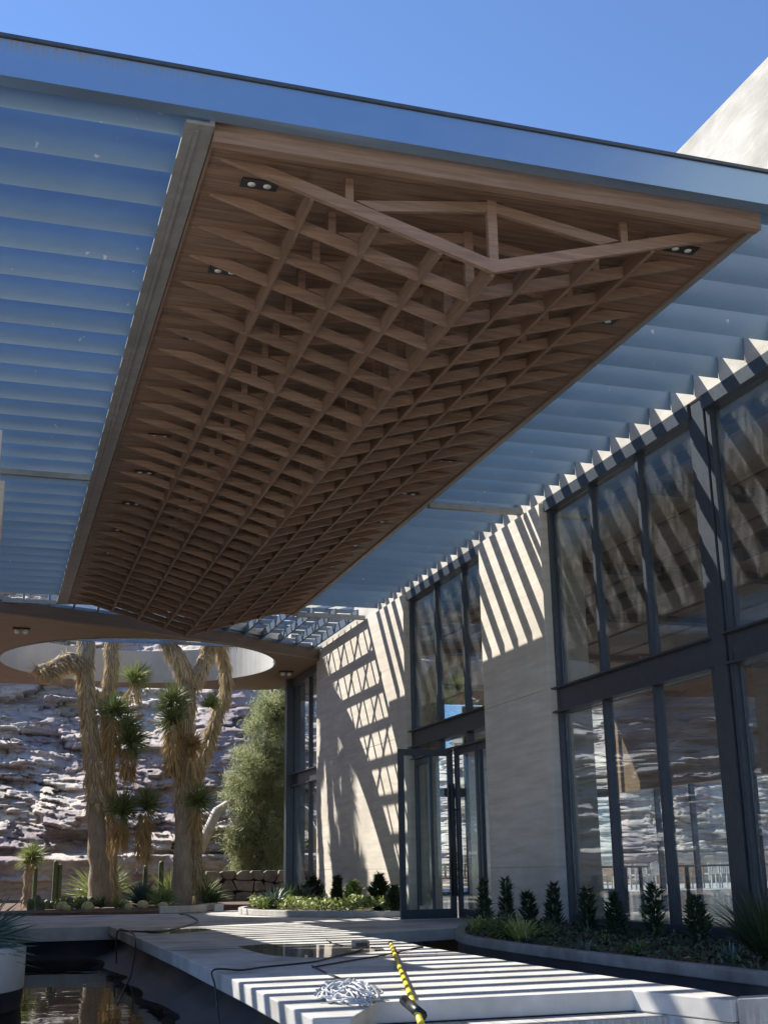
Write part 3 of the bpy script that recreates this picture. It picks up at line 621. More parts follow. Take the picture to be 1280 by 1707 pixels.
# ------------------------------------------------------------------ furniture inside
def make_chair(m, label, grp):
    t = thing('dining_chair', label, 'chair', (0, 0, 0), grp)
    MB().box(-.22, .22, -.22, .22, .43, .46).build('seat', m, t)
    for x, y in ((-.2, -.2), (.2, -.2)): MB().box(x-.018, x+.018, y-.018, y+.018, 0, .43).build('leg', m, t)
    for x in (-.2, .2): MB().box(x-.018, x+.018, .18, .215, 0, .80).build('leg', m, t)
    b = MB().box(-.182, .182, .185, .21, .76, .80)
    b.build('back_rail', m, t)
    for x in np.linspace(-.14, .14, 5): MB().box(x-.014, x+.014, .188, .207, .462, .758).build('back_slat', m, t)
    return t
MB().box(9.6, 34, 34.61, 46, -.95, -.01).build('rear_terrace', m_conc, kind='structure')
ch1 = make_chair(m_chairw, '', 'chairs in a row on the terrace seen through the windows'); ch2 = make_chair(m_chair, '', 'chairs in a row on the terrace seen through the windows')
used = set(); word = ['first', 'second', 'third', 'fourth', 'fifth', 'sixth', 'seventh', 'eighth', 'ninth', 'tenth', 'eleventh', 'twelfth']
for k in range(12):
    src = ch2 if k in (1, 2, 3, 7, 8, 9) else ch1; col = 'orange brown' if src is ch2 else 'pale'
    lab = f"{col} slatted chair seen through the tall window, {word[k]} from the left of its row"; loc = (17.6+.52*k+random.uniform(-.04, .04), 36.6+random.uniform(-.1, .1), 0); rz = math.pi*(k % 5 != 3)+random.uniform(-.15, .15)
    if src.name in used: copytree(src, loc, rz, lab)
    else: src.location = loc; src.rotation_euler = (0, 0, rz); src['label'] = lab; used.add(src.name)
tx = [(12.6, 24.8), (15.4, 24.4), (13.8, 29.0)]
tb0 = thing('dining_table', 'long white topped table on the left inside the hall', 'table', (*tx[0], 0), 'white tables inside the hall')
MB().box(-1.1, 1.1, -.42, .42, .71, .75).build('tabletop', m_table, tb0, None, .01)
for x in (-.95, .95):
    for y in (-.34, .34): MB().box(x-.03, x+.03, y-.03, y+.03, 0, .71).build('leg', m_frame, tb0)
for i, l_ in ((1, 'long white topped table on the right inside the hall'), (2, 'long white topped table at the back of the hall')): copytree(tb0, (*tx[i], 0), 0, l_)
bn = thing('slatted_bench', 'orange wooden slatted bench seen through the open door', 'bench', (13.8, 36.4, 0))
MB().box(-1.3, 1.3, -.25, .25, .42, .47).build('seat', m_chair, bn); MB().box(-1.3, 1.3, .22, .27, .82, .88).build('back_rail', m_chair, bn)
for x in np.linspace(-1.2, 1.2, 16): MB().box(x-.03, x+.03, .23, .26, .471, .819).build('back_slat', m_chair, bn)
for x in (-1.15, 1.15): MB().box(x-.04, x+.04, -.2, .2, 0, .419).build('leg', m_chair, bn)

# ------------------------------------------------------------------ joshua trees
def shag(mb, pts, rad, dens, ln=.30, w=.035, up=.0, out=.35):
    """dead leaves hanging along a limb"""
    pts = [np.array(p, float) for p in pts]
    for i in range(len(pts)-1):
        a, b = pts[i], pts[i+1]; L = np.linalg.norm(b-a); n = max(3, int(dens*L)); d = (b-a)/L
        t = rng.uniform(0, 1, n); base = a+(b-a)*t[:, None]; th = rng.uniform(0, 6.283, n)
        e1 = np.cross(d, [.3, .5, .8]); e1 /= np.linalg.norm(e1); e2 = np.cross(d, e1)
        o = e1*np.cos(th)[:, None]+e2*np.sin(th)[:, None]; r = rad[i]+(rad[i+1]-rad[i])*t
        base = base+o*(r*.85)[:, None]; dr = o*out-d*.55+np.array([0, 0, -.75])+rng.normal(0, .16, (n, 3))
        V, F = blades(base, dr, ln*rng.uniform(.6, 1.2, n), w, .1, 2); soup(mb, V, F)
def rosette(c, axis, n, L, w=.035, spread=1.25, mb=None, droop=.05):
    mb = mb or MB(); axis = np.array(axis, float); axis /= np.linalg.norm(axis); e1 = np.cross(axis, [.2, .9, .3]); e1 /= np.linalg.norm(e1); e2 = np.cross(axis, e1)
    th = rng.uniform(0, 6.283, n); po = np.abs(rng.uniform(0, 1, n))**.7*spread*1.45
    dr = axis*np.cos(po)[:, None]+(e1*np.cos(th)[:, None]+e2*np.sin(th)[:, None])*np.sin(po)[:, None]
    base = np.array(c)-axis*(rng.uniform(0, .35, n)*L)[:, None]*.9+dr*.03
    V, F = blades(base, dr, L*rng.uniform(.8, 1.1, n), w, droop, 2); return soup(mb, V, F)
def skirt(c, n, L, H, r=.16):
    mb = MB(); t = rng.uniform(0, 1, n); th = rng.uniform(0, 6.283, n); o = np.stack([np.cos(th), np.sin(th), 0*th], 1)
    base = np.array(c)-np.array([0, 0, 1])*(t*H)[:, None]+o*(r*(.5+.3*np.sin(t*3)))[:, None]
    dr = o*(.55-.3*t)[:, None]+np.array([0, 0, -1.])+rng.normal(0, .14, (n, 3)); V, F = blades(base, dr, L*rng.uniform(.7, 1.2, n), .03, .05, 2); return soup(mb, V, F)
def limb(tree, pts, rad, dens, name='trunk', ln=.30, w=.032, out=.35):
    rad = [q*.78 for q in rad]; ln *= 1.0; out *= .95; dens = int(dens*1.05)
    pts = np.array(pts, float); n = len(pts); s = np.linspace(0, n-1, (n-1)*5+1)
    pp = [np.array([np.interp(q, range(n), pts[:, k]) for k in range(3)])+rng.normal(0, .02, 3) for q in s]; rr = list(np.interp(s, range(n), rad))
    rel(MB().tube(pp, rr, 12), tree).build(name, m_bark, tree)
    if dens:
        mb = MB(); shag(mb, pp, rr, dens, ln, w, out=out); o = rel(mb, tree).build('dead_leaves', m_dead, tree); o['kind'] = 'stuff'
def crown(tree, x, y, Y, axis, n=170, L=.42, H=.5, r=.17, sk=170, sl=.34, mm=m_spike):
    L *= 1.2; n = int(n*1.25)
    c = at(x, y, Y); rel(rosette(c, axis, n, L), tree).build('leaf_rosette', mm, tree)
    if sk: rel(skirt(c-np.array(axis)*.12-np.array([0, 0, .12]), sk, sl, H, r), tree).build('dead_leaf_skirt', m_skirt, tree)
gz = .05
j1 = thing('joshua_tree', 'shaggy joshua tree on the left, its top branch pointing left under the roof opening', 'tree', tuple(at(165, 1511, 29.5)))
Y1 = 29.0
limb(j1, [at(168, 1514, Y1), at(165, 1440, Y1), at(160, 1340, Y1)], [.36, .27, .25], 320, ln=.13, w=.03, out=.16)
limb(j1, [at(160, 1340, Y1), at(156, 1270, Y1), at(147, 1180, Y1), at(143, 1120, Y1), at(146, 1040, Y1), at(140, 960, Y1), at(120, 880, Y1)], [.25, .22, .21, .22, .22, .2, .18], 620)
limb(j1, [at(142, 1105, Y1), at(115, 1098, Y1-.2), at(85, 1118, Y1-.4), at(62, 1118, Y1-.5)], [.2, .2, .19, .13], 700, 'branch', ln=.26, out=.6)
limb(j1, [at(190, 1512, Y1+.7), at(184, 1420, Y1+.7), at(182, 1300, Y1+.7), at(178, 1210, Y1+.7), at(186, 1120, Y1+.7), at(187, 1020, Y1+.7), at(190, 930, Y1+.7)], [.2, .17, .16, .16, .19, .19, .17], 420, 'second_trunk')
limb(j1, [at(180, 1230, Y1+.6), at(176, 1190, Y1+.4), at(158, 1150, Y1+.3)], [.1, .1, .1], 200, 'branch', ln=.2)
for (x, y, ax, sk, hh, mm, L) in ((193, 1180, (-.1, -.4, .8), 260, .75, m_spike, .46), (228, 1128, (.5, .1, .8), 60, .35, m_spike2, .44), (221, 1232, (.5, -.5, .55), 240, .6, m_spike, .50), (206, 1345, (.1, -.5, .7), 220, .6, m_spike, .50), (247, 1338, (.5, -.2, .8), 300, 1.0, m_spike, .42), (214, 1212, (.6, .2, .5), 0, 0, m_spike, .42)):
    crown(j1, x, y, Y1-.15, ax, 230, L, hh, .15, sk, .36, mm)
for (x, y, ax) in ((118, 860, (-.3, 0, .9)), (190, 905, (.2, .1, .9)), (150, 900, (.1, .4, .8))): crown(j1, x, y, Y1+.3, ax, 200, .5, .5, .16, 160, .36)
j2 = thing('joshua_tree', 'shaggy joshua tree on the right with forked top and curved right trunk', 'tree', tuple(at(305, 1516, 28)))
Y2 = 28.0
limb(j2, [at(303, 1518, Y2), at(304, 1440, Y2), at(306, 1340, Y2)], [.31, .25, .23], 320, ln=.13, out=.16)
limb(j2, [at(306, 1340, Y2), at(308, 1260, Y2), at(312, 1180, Y2), at(316, 1140, Y2), at(304, 1105, Y2-.1), at(284, 1075, Y2-.1), at(262, 1030, Y2), at(250, 960, Y2)], [.23, .23, .23, .24, .2, .2, .19, .18], 560)
limb(j2, [at(318, 1145, Y2), at(334, 1115, Y2), at(347, 1085, Y2), at(358, 1040, Y2), at(372, 960, Y2)], [.2, .18, .18, .18, .17], 600, 'branch')
limb(j2, [at(326, 1500, Y2+.5), at(326, 1400, Y2+.5), at(326, 1300, Y2+.5), at(345, 1240, Y2+.5), at(362, 1190, Y2+.5), at(378, 1150, Y2+.5), at(374, 1100, Y2+.5), at(360, 1060, Y2+.5), at(352, 1000, Y2+.5)], [.17, .16, .17, .19, .17, .14, .13, .13, .12], 520, 'second_trunk')
for (x, y, ax, sk, hh, mm, L) in ((288, 1165, (-.3, -.3, .8), 120, .7, m_spike, .46), (286, 1195, (-.4, -.2, .6), 380, .95, m_spike, .44), (352, 1172, (.3, -.2, .9), 0, 0, m_spike2, .26), (333, 1333, (.25, -.5, .8), 70, .35, m_spike, .42), (322, 1240, (.2, -.3, .2), 150, .5, m_skirt, .3)):
    crown(j2, x, y, Y2-.25, ax, 220, L, hh, .17, sk, .36, mm)
for (x, y, ax) in ((245, 930, (-.2, 0, .9)), (374, 935, (.2, .1, .9)), (350, 975, (.1, .4, .8))): crown(j2, x, y, Y2+.3, ax, 200, .5, .5, .16, 160, .36)

for (x, y, dy, ax) in ((300, 985, -.6, (-.3, -.4, .8)), (335, 960, -.9, (0, -.5, .8)), (390, 1000, 0, (.5, 0, .8)), (318, 900, .3, (0, .2, .9)), (215, 980, -.3, (-.6, -.2, .6)), (270, 880, .8, (-.2, .4, .8))):
    c = at(x, y, Y2+dy); rel(MB().tube([at(min(max(x, 262), 365), 1035, Y2), (c+at(x, 1010, Y2+dy*.5))/2, c-np.array([0, 0, .2])], [.13, .12, .11], 10), j2).build('branch', m_bark, j2)
    crown(j2, x, y, Y2+dy, ax, 220, .52, .7, .2, 240, .4)
# small yucca with a ball head
yt = thing('yucca_rostrata', 'small yucca with round pale green head at the far left of the desert bed', 'yucca', tuple(at(45, 1508, 29.5)))
limb(yt, [at(44, 1508, 29.5), at(48, 1470, 29.5), at(54, 1432, 29.5)], [.13, .11, .12], 180, ln=.16, out=.15)
rel(rosette(at(54, 1425, 29.5), (0.05, -.1, 1), 420, .42, .022, 1.5, droop=.1), yt).build('leaf_rosette', m_spike2, yt)
# ground rosettes
def spiky(x, y, Y, n, L, w, mm, name, label, cat, spread=1.1, up=(0, -.1, 1), group=None, droop=.12):
    c = at(x, y, Y); c[2] = max(c[2], .02); r = rosette(np.array([0, 0, .05+L*.25]), up, n, L, w, spread, droop=droop)
    o = r.build(name, mm); o.location = (c[0], c[1], .03 if Y > 5 else c[2]); return tag(o, label, cat, group)
spiky(165, 1510, 30.3, 420, 1.05, .035, m_spike2, 'desert_spoon', 'large yellow green fan of spiky leaves behind the left joshua tree', 'desert spoon', 1.05)
spiky(237, 1512, 28.3, 260, .55, .04, m_blue, 'agave', 'blue green spiky agave between the two joshua trees', 'agave', 1.0)
spiky(272, 1512, 27.2, 200, .50, .03, m_spike2, 'agave', 'thin leaved pale agave just left of the right joshua tree', 'agave', 1.1)
spiky(340, 1512, 28.6, 240, .70, .03, m_spike, 'agave', 'dark green spiky plant right of the right joshua tree', 'agave', 1.0)
spiky(283, 1505, 30.0, 200, .8, .035, m_spike2, 'agave', 'yellow tipped agave fan behind the right joshua tree', 'agave', 1.1)
spiky(355, 1520, 27.5, 160, .35, .03, m_cover, 'agave', 'low green rosette by the curb at the right of the desert bed', 'agave', 1.1)
for i, (x, y, Y, lb_) in enumerate(((136, 1514, 26.6, 'second small lime agave from the left along the bed edge'), (103, 1510, 27, 'first small lime agave from the left along the bed edge'), (171, 1514, 26.5, 'small green agave at the foot of the left joshua tree'), (196, 1514, 26.5, 'small lime agave just right of the left joshua tree'))):
    spiky(x, y, Y, 40, .26, .06, m_coverl if i != 2 else m_cover, 'small_agave', lb_, 'agave', .85, group='small agaves along the bed edge')
def ribbed(x, y0, y1, Y, r, label, group, name='columnar_cactus', ribs=9):
    a = at(x, y0, Y); a[2] = .03; H = at(x, y1, Y)[2]-.03; mb = MB(); K = ribs*2; v = []; zs = list(np.linspace(0, H-r, 8))+[H-r*.6, H-r*.25, H-r*.03]
    for z in zs:
        f = 1 if z < H-r else math.sqrt(max(.02, 1-((z-(H-r))/r)**2))
        for k in range(K): q = r*f*(1 if k % 2 else .78); v.append((q*math.cos(2*math.pi*k/K), q*math.sin(2*math.pi*k/K), z))
    n = len(zs); f = [(i*K+j, i*K+(j+1) % K, (i+1)*K+(j+1) % K, (i+1)*K+j) for i in range(n-1) for j in range(K)]+[tuple(range((n-1)*K, n*K))]
    mb.add(v, f, True); o = mb.build(name, m_cact); o.location = tuple(a); return tag(o, label, 'cactus', group)
g = 'columnar cacti in the desert bed'
for x, y1, r, lb_ in ((57, 1446, 0.049, 'slim columnar cactus right beside the small ball headed yucca'), (90, 1434, 0.056, 'taller left cactus of the close pair against the brown rock'), (98, 1440, 0.049, 'right cactus of the close pair against the brown rock'), (241, 1442, 0.056, 'left columnar cactus between the two joshua trees'), (267, 1435, 0.063, 'tall pale columnar cactus just left of the right joshua tree')):
    ribbed(x, 1505, y1, 29.8, r, lb_, g)
g = 'short cactus clump'
lbs = ['leftmost', 'second', 'third', 'fourth', 'fifth', 'sixth', 'seventh', 'eighth', 'ninth', 'tenth', 'eleventh', 'twelfth']
for i in range(12):
    x = 52+i*9+random.uniform(-2, 2); ribbed(x, 1512, 1502-random.uniform(0, 10), 27.8+random.uniform(-.4, .4), .075, f'{lbs[i]} of the row of short thick cacti at the left of the bed', g, 'short_cactus', 8)
def barrel(x, y, Y, r, label):
    a = at(x, y, Y); r *= .72; mb = MB(); K = 24; v = []; n = 9
    for i in range(n):
        ph = -.9+(math.pi/2+.9)*i/(n-1)
        for k in range(K): q = r*math.cos(ph)*(1 if k % 2 else .88)+.002; v.append((q*math.cos(2*math.pi*k/K), q*math.sin(2*math.pi*k/K), r*.75+r*.85*math.sin(ph)))
    mb.add(v, [(i*K+j, i*K+(j+1) % K, (i+1)*K+(j+1) % K, (i+1)*K+j) for i in range(n-1) for j in range(K)], True)
    o = mb.build('barrel_cactus', m_barrel); o.location = (a[0], a[1], .04); tag(o, label, 'cactus', 'golden barrel cacti along the bed edge')
for x, y, Y, r, lb_ in ((104, 1517, 26.5, .17, 'leftmost large golden barrel cactus at the bed edge'), (112, 1519, 26.1, .12, 'small golden barrel cactus touching the leftmost large one'), (146, 1519, 26.0, .17, 'golden barrel cactus in front of the left joshua tree'), (207, 1513, 27.4, .17, 'pale golden barrel cactus set back right of the left joshua tree'), (215, 1519, 25.9, .12, 'small barrel cactus at the bed edge between the joshua trees'), (238, 1518, 26.0, .17, 'round barrel cactus below the blue green agave'), (272, 1519, 25.7, .14, 'barrel cactus at the bed edge left of the right joshua tree')):
    barrel(x, y, Y, r, lb_)

# rubble retaining wall
rw = thing('rubble_wall', 'low wall of irregular brown stones beneath the pine tree', 'wall', (7.0, 31.2, 0))
rel(MB().box(4.9, 9.2, 31.3, 31.9, 0, .72), rw).build('wall_core', m_dsoil, rw)
NX_ = 12; gxy = [[(4.9+i*.36+(random.uniform(-.12, .12)), j*.26+(random.uniform(-.06, .06) if 0 < j < 3 else 0)) for i in range(NX_+1)] for j in range(4)]
for j in range(3):
    for i in range(NX_):
        q = np.array([gxy[j][i], gxy[j][i+1], gxy[j+1][i+1], gxy[j+1][i]]); c = q.mean(0); pts = []
        for a in range(4):
            p, n_ = q[a], q[(a+1) % 4]; pts += [c+(p*.8+n_*.2-c)*.95, c+(p*.2+n_*.8-c)*.95] if random.random() < .6 else [c+(p-c)*.94, c+((p+n_)/2-c)*random.uniform(.9, .98)]
        rel(MB().xz([tuple(p) for p in pts], 31.10+random.uniform(0, .12), 31.33), rw).build('stone', m_rockb, rw, None, .015)
# pine tree
def tree_cloud(c, rx, ry, rz_, n, size, mm, name, parent):
    mb = MB(); cl = []
    for q in range(int(n/230)):
        d = rng.normal(size=3); d /= np.linalg.norm(d); rr = rng.uniform(.35, 1.0)**.8*1.15
        cl.append(np.array(c)+d*np.array([rx, ry, rz_])*rr)
    for q in cl:
        pts = q+rng.normal(0, 1, (140, 3))*np.array([.13, .13, .11])*size*7
        V, F = blades(pts, rng.normal(0, .5, (140, 3))+(q-np.array(c))*.4+np.array([0, 0, .35]), size*rng.uniform(.8, 1.6, 140), size*.16, .1, 1); soup(mb, V, F)
    o = rel(mb, parent).build(name, mm, parent); o['kind'] = 'stuff'; return o
YP = 33.5; pt = thing('pine_tree', 'feathery pale green pine tree left of the far window', 'tree', tuple(at(432, 1500, YP)))
b0 = at(434, 1505, YP)
rel(MB().tube([b0, at(436, 1450, YP), at(442, 1330, YP), at(452, 1200, YP), at(455, 1080, YP)], [.13, .11, .09, .06, .03], 10), pt).build('trunk', m_bark, pt)
for (x, y, rx, rz_, n) in ((462, 1160, .42, .6, 5000), (452, 1215, .6, .7, 8000), (425, 1280, .7, .6, 8000), (458, 1300, .6, .7, 8000), (405, 1330, .5, .45, 5000), (440, 1370, .75, .55, 8000), (398, 1402, .45, .3, 4500), (440, 1425, .75, .35, 7000), (470, 1390, .4, .7, 5000), (462, 1090, .35, .6, 4000), (420, 1450, .5, .2, 3000)):
    c = at(x, y, YP); tree_cloud(c, rx, .6, rz_, n, .15, m_pine, 'foliage', pt)
    rel(MB().tube([at(440, min(y+45, 1450), YP), (c+at(440, y+20, YP))/2, c], [.045, .035, .015], 6), pt).build('branch', m_bark, pt)
# bleached limb
solo(MB().tube([at(332, 1418, 33.6), at(345, 1390, 33.5), at(362, 1352, 33.5), at(380, 1340, 33.5), at(396, 1333, 33.5)], [.16, .14, .13, .10, .06], 10), 'bleached_branch', m_limb, 'bleached bare limb leaning on the dark rock left of the pine', 'branch')

# ------------------------------------------------------------------ shrubs
def shrub(x, ybase, ytop, X, w, label, group, n=420, mm=m_shrub, size=.05, cat='shrub', bz=.05):
    d = (x-640)/FPX*Rt-(((ybase+ytop)/2)-853.5)/FPX*Up+Fw; t = X/d[0]; Yd = d[1]*t
    H = at(x, ytop, Yd)[2]-bz
    w *= .85; root = thing('upright_shrub', label, cat, (X, Yd, bz), group)
    MB().tube([(0, 0, 0), (.01, .01, H*.5), (0, 0, H*.9)], [.02, .014, .006], 6).build('stem', m_bark, root)
    z = rng.beta(1.3, 1.4, n)*H; th = rng.uniform(0, 6.28, n); ph_ = x*1.7; prof = np.clip(1.15-(z/H)**2.2*1.05, .08, 1)*(.72+.22*np.sin(z*13+ph_)+.18*np.sin(z*29+th*2+ph_))*w
    r = prof*np.sqrt(rng.uniform(0, 1, n)); pts = np.stack([r*np.cos(th)+.05*np.sin(ph_)*z, r*np.sin(th)+.04*np.cos(ph_*2)*z, z], 1)
    dr = np.stack([np.cos(th)*.7, np.sin(th)*.7, rng.uniform(.2, 1.2, n)], 1); V, F = blades(pts, dr, size*rng.uniform(1, 2.2, n), size*.5, .1, 2)
    o = MB().add(V, F).build('foliage', mm, root); o['kind'] = 'stuff'; return root
g = 'dark upright shrubs in the bed by the windows'
for x, yb, yt_, w, lb_ in ((806, 1550, 1466, .13, 'dark upright shrub overlapping the closed door'), (843, 1550, 1466, .14, 'dark upright shrub at the left end of the nearer stone pier'), (882, 1560, 1488, .14, 'short bushy dark shrub at the middle of the nearer stone pier'), (921, 1560, 1474, .15, 'dark upright shrub at the right end of the nearer stone pier'), (977, 1565, 1480, .14, 'slender dark shrub before the leftmost tall window pane'), (1024, 1570, 1487, .15, 'dark shrub before the mullion left of the tallest shrub'), (1088, 1580, 1473, .17, 'largest dark shrub before the middle window pane'), (1163, 1585, 1495, .16, 'loose dark shrub before the window pane left of the steel column')):
    shrub(x, yb, yt_, 6.45, w, lb_, g)
g = 'shrubs against the dappled wall'
for x, yb, yt_, w, lb_, mm in ((523, 1520, 1462, .3, 'dark shrub at the corner between far window and dappled wall', m_shrub), (562, 1520, 1462, .14, 'thin shrub before the sunlit left part of the dappled wall', m_shrub), (590, 1522, 1470, .24, 'mid green shrub in the middle of the dappled wall', m_cover), (634, 1525, 1458, .26, 'large dark shrub left of the open door', m_shrub), (655, 1528, 1480, .2, 'low dark shrub touching the open door frame', m_shrub)):
    shrub(x, yb, yt_, 6.55, w, lb_, g, 1300, mm, .06)
# ground covers (stuff)
def cover(poly_fn, n, size, mm, name, label, cat, hz=.12):
    pts = poly_fn(n); pts[:, 2] += rng.uniform(0, 1, len(pts))**1.3*hz
    dr = rng.normal(0, .7, (len(pts), 3)); dr[:, 2] = np.abs(dr[:, 2])+.3; V, F = blades(pts, dr, size*rng.uniform(.7, 1.6, len(pts)), size*.45, .35, 2)
    o = MB().add(V, F).build(name, mm); o['kind'] = 'stuff'; tag(o, label, cat); return o
def alongcurb(n):
    y = rng.uniform(6.9, 15.2, n); x0 = np.interp(y, [7.26, 9.2, 11.25, 12.7, 13.9, 15.3], [5.06, 4.96, 4.9, 5.02, 5.4, 6.05]); x = x0+rng.uniform(0, 1, n)*(6.75-x0)
    h = .05*fbm(x*2.5, y*2.5, 3, 4); return np.stack([x, y, .05+h], 1)
cover(alongcurb, 4200, .05, m_shrub, 'leafy_groundcover', 'dark leafy ground cover filling the bed along the windows', 'ground cover', .06)
def farbed(n):
    y = rng.uniform(20.4, 25.8, n); x0 = np.interp(y, [20.2, 20.8, 21.6, 22.8, 24.2, 25.6], [6.5, 5.8, 5.2, 4.85, 4.9, 5.4]); x = x0+rng.uniform(0, 1, n)*(6.8-x0); k_ = fbm(x*1.6, y*1.3, 3, 16); x, y, k_ = x[k_ > .44], y[k_ > .44], k_[k_ > .44]; return np.stack([x, y, .06+.5*(k_-.44)], 1)
cover(farbed, 3600, .09, m_coverl, 'lime_groundcover', 'lime green ground cover in the bed below the dappled wall', 'ground cover', .14)
def strap(x, y, X, n, L, w, mm, label, group, droop=.7, spread=.9, name='strap_leaf_plant', bz=.06):
    droop *= .62
    d = (x-640)/FPX*Rt-(y-853.5)/FPX*Up+Fw; t = X/d[0]; r = rosette(np.array([0, 0, .02]), (0, 0, 1), n, L, w, spread, droop=droop); 
    th = rng.uniform(0, 6.28, n); po = rng.uniform(.1, spread, n); dr = np.stack([np.cos(th)*np.sin(po), np.sin(th)*np.sin(po), np.cos(po)], 1)
    V, F = blades(np.stack([np.cos(th)*.05, np.sin(th)*.05, 0*th], 1), dr, L*rng.uniform(.7, 1.15, n), w, droop, 5, twist=False)
    o = MB().add(V, F).build(name, mm); o.location = (X, d[1]*t, bz); tag(o, label, 'plant', group)
g = 'arching strap leaf plants'
strap(800, 1572, 5.35, 90, .5, .022, m_coverl, 'arching striped grass clump at the left tip of the window bed', g, 1.0)
strap(832, 1575, 5.1, 110, .6, .022, m_cover, 'arching grass clump spilling over the curb before the stone pier', g, 1.0)
strap(870, 1578, 5.08, 100, .6, .022, m_coverl, 'arching striped grass clump right of the one spilling over the curb', g, 1.0)
strap(905, 1575, 5.6, 70, .4, .02, m_cover, 'small grass clump at the foot of the right hand pier edge', g, .9)
strap(1275, 1605, 5.9, 110, .7, .025, m_shrub, 'tall dark strap leaved plant at the right edge of the bed', g, .5, .8)
strap(1285, 1612, 5.7, 120, .8, .03, m_shrub, 'dark strap leaved plant cut by the right picture edge', g, .5, .8)
strap(455, 1512, 5.35, 130, 0.75, .03, m_blue, 'blue green strap leaved clump at the left end of the far bed', g, .7)
strap(480, 1510, 5.8, 150, 0.86, .03, m_cover, 'green strap leaved clump before the far window', g, .7)
strap(502, 1510, 6.1, 130, 0.8, .03, m_shrub, 'dark strap leaved clump at the corner of the dappled wall', g, .7)
strap(438, 1518, 5.1, 60, .5, .022, m_coverl, 'pale strap leaved clump leaning over the curb end', g, .9)

rs = random.Random(5)
ords = ['first', 'second', 'third', 'fourth', 'fifth', 'sixth', 'seventh', 'eighth', 'ninth', 'tenth', 'eleventh', 'twelfth', 'thirteenth', 'fourteenth']
for k in range(14):
    y_ = 7.7+.48*k+rs.uniform(-.12, .12); x_ = float(np.interp(y_, [7.26, 9.2, 11.25, 12.7, 13.9, 15.3], [5.06, 4.96, 4.9, 5.02, 5.4, 6.05]))+rs.uniform(.08, .9)
    n_c = 60; th = rng.uniform(0, 6.28, n_c); po = rng.uniform(.1, .95, n_c); dr = np.stack([np.cos(th)*np.sin(po), np.sin(th)*np.sin(po), np.cos(po)], 1)
    V, F = blades(np.stack([np.cos(th)*.04, np.sin(th)*.04, 0*th], 1), dr, rs.uniform(.16, .28)*rng.uniform(.7, 1.15, n_c), .018, .4, 3, twist=False)
    o = MB().add(V, F).build('low_tuft', (m_shrub, m_cover, m_blue)[k % 3]); o.location = (x_, y_, .05); tag(o, ('dark green', 'bright green', 'blue green')[k % 3]+f' low leafy tuft, {ords[k]} from the right hand end of the window bed', 'plant', 'low tufts in the window bed')
# left round planter with a blue yucca
pp_ = thing('round_planter', 'white curved concrete planter standing in the pool at the left edge', 'planter', (-.86, 12.9, PZ))
K = 64; v = []; prof = [(1.28, .024), (1.30, .20), (1.30, .56), (1.24, .575), (1.16, .575), (1.14, .48), (.02, .46)]
for r, z in prof: v += [(r*math.cos(2*math.pi*i/K), r*math.sin(2*math.pi*i/K), z) for i in range(K)]
f = [(q*K+i, q*K+(i+1) % K, (q+1)*K+(i+1) % K, (q+1)*K+i) for q in range(1, len(prof)-2) for i in range(K)]
MB().add(v, f, True).build('rim', m_plaster, pp_)
f = [(q*K+i, q*K+(i+1) % K, (q+1)*K+(i+1) % K, (q+1)*K+i) for q in (0,) for i in range(K)]; MB().add(v, f, True).build('base_liner', m_liner, pp_)
f = [(q*K+i, q*K+(i+1) % K, (q+1)*K+(i+1) % K, (q+1)*K+i) for q in (5,) for i in range(K)]; MB().add(v, f, True).build('soil', m_dsoil, pp_)
for x, y, r_, lb_ in ((-.02, 12.6, .62, 'blue green spiky yucca at the front right of the round planter'), (-.45, 13.3, .6, 'blue green spiky yucca at the back of the round planter')):
    o = rosette(np.array([0, 0, .22]), (.1, 0, 1), 300, r_, .035, 1.2, droop=.1).build('blue_yucca', m_blue); o.location = (x, y, .02); tag(o, lb_, 'yucca', 'yuccas in the round planter')

# ------------------------------------------------------------------ things on the walkway
def gz0(x, y, z=.012):
    d = (x-640)/FPX*Rt-(y-853.5)/FPX*Up+Fw; t = (z-EYE[2])/d[2]; return EYE+d*t
def cable(pix, r, label, extra=(), pre=()):
    pts = list(pre)+[gz0(*q) for q in pix]+list(extra); solo(MB().tube(smooth(pts), r, 6), 'power_cable', m_black, label, 'cable', 'black cables lying on the walkway')
pend = gz0(402, 1622)
cable([(402, 1617), (440, 1612), (500, 1606), (530, 1602), (560, 1594), (600, 1584), (603, 1581)], .008, 'black cable from the walkway edge to the small grey box', pre=[(1.80, 9.9, PZ+.05), (1.79, 10.1, -.1), (1.80, 10.25, .02)])
cable([(522, 1612), (580, 1602), (640, 1592), (690, 1581), (705, 1579)], .008, 'black cable running right from the crossing towards the basin')
cable([(520, 1610), (545, 1622), (570, 1632), (580, 1637)], .007, 'short black cable leading into the pile of white rope')
cable([(545, 1567), (560, 1574), (590, 1577), (598, 1578)], .006, 'thin cable looping to the left side of the grey box')
cable([(212, 1552), (260, 1553), (300, 1546), (330, 1536), (315, 1526), (300, 1524)], .011, 'thick dark hose snaking across the far terrace', pre=[(1.78, 17.6, -.40), (1.80, 17.9, -.02)])
cable([(200, 1548), (215, 1552), (222, 1556)], .009, 'dark hose hanging over the walkway edge into the pool', extra=[(1.82, 15.9, .01), (1.80, 15.7, -.15), (1.74, 15.5, -.38), (1.5, 14.0, -.42), (1.3, 12.6, -.42)])
mb = MB(); q = []
cc = gz0(578, 1664)
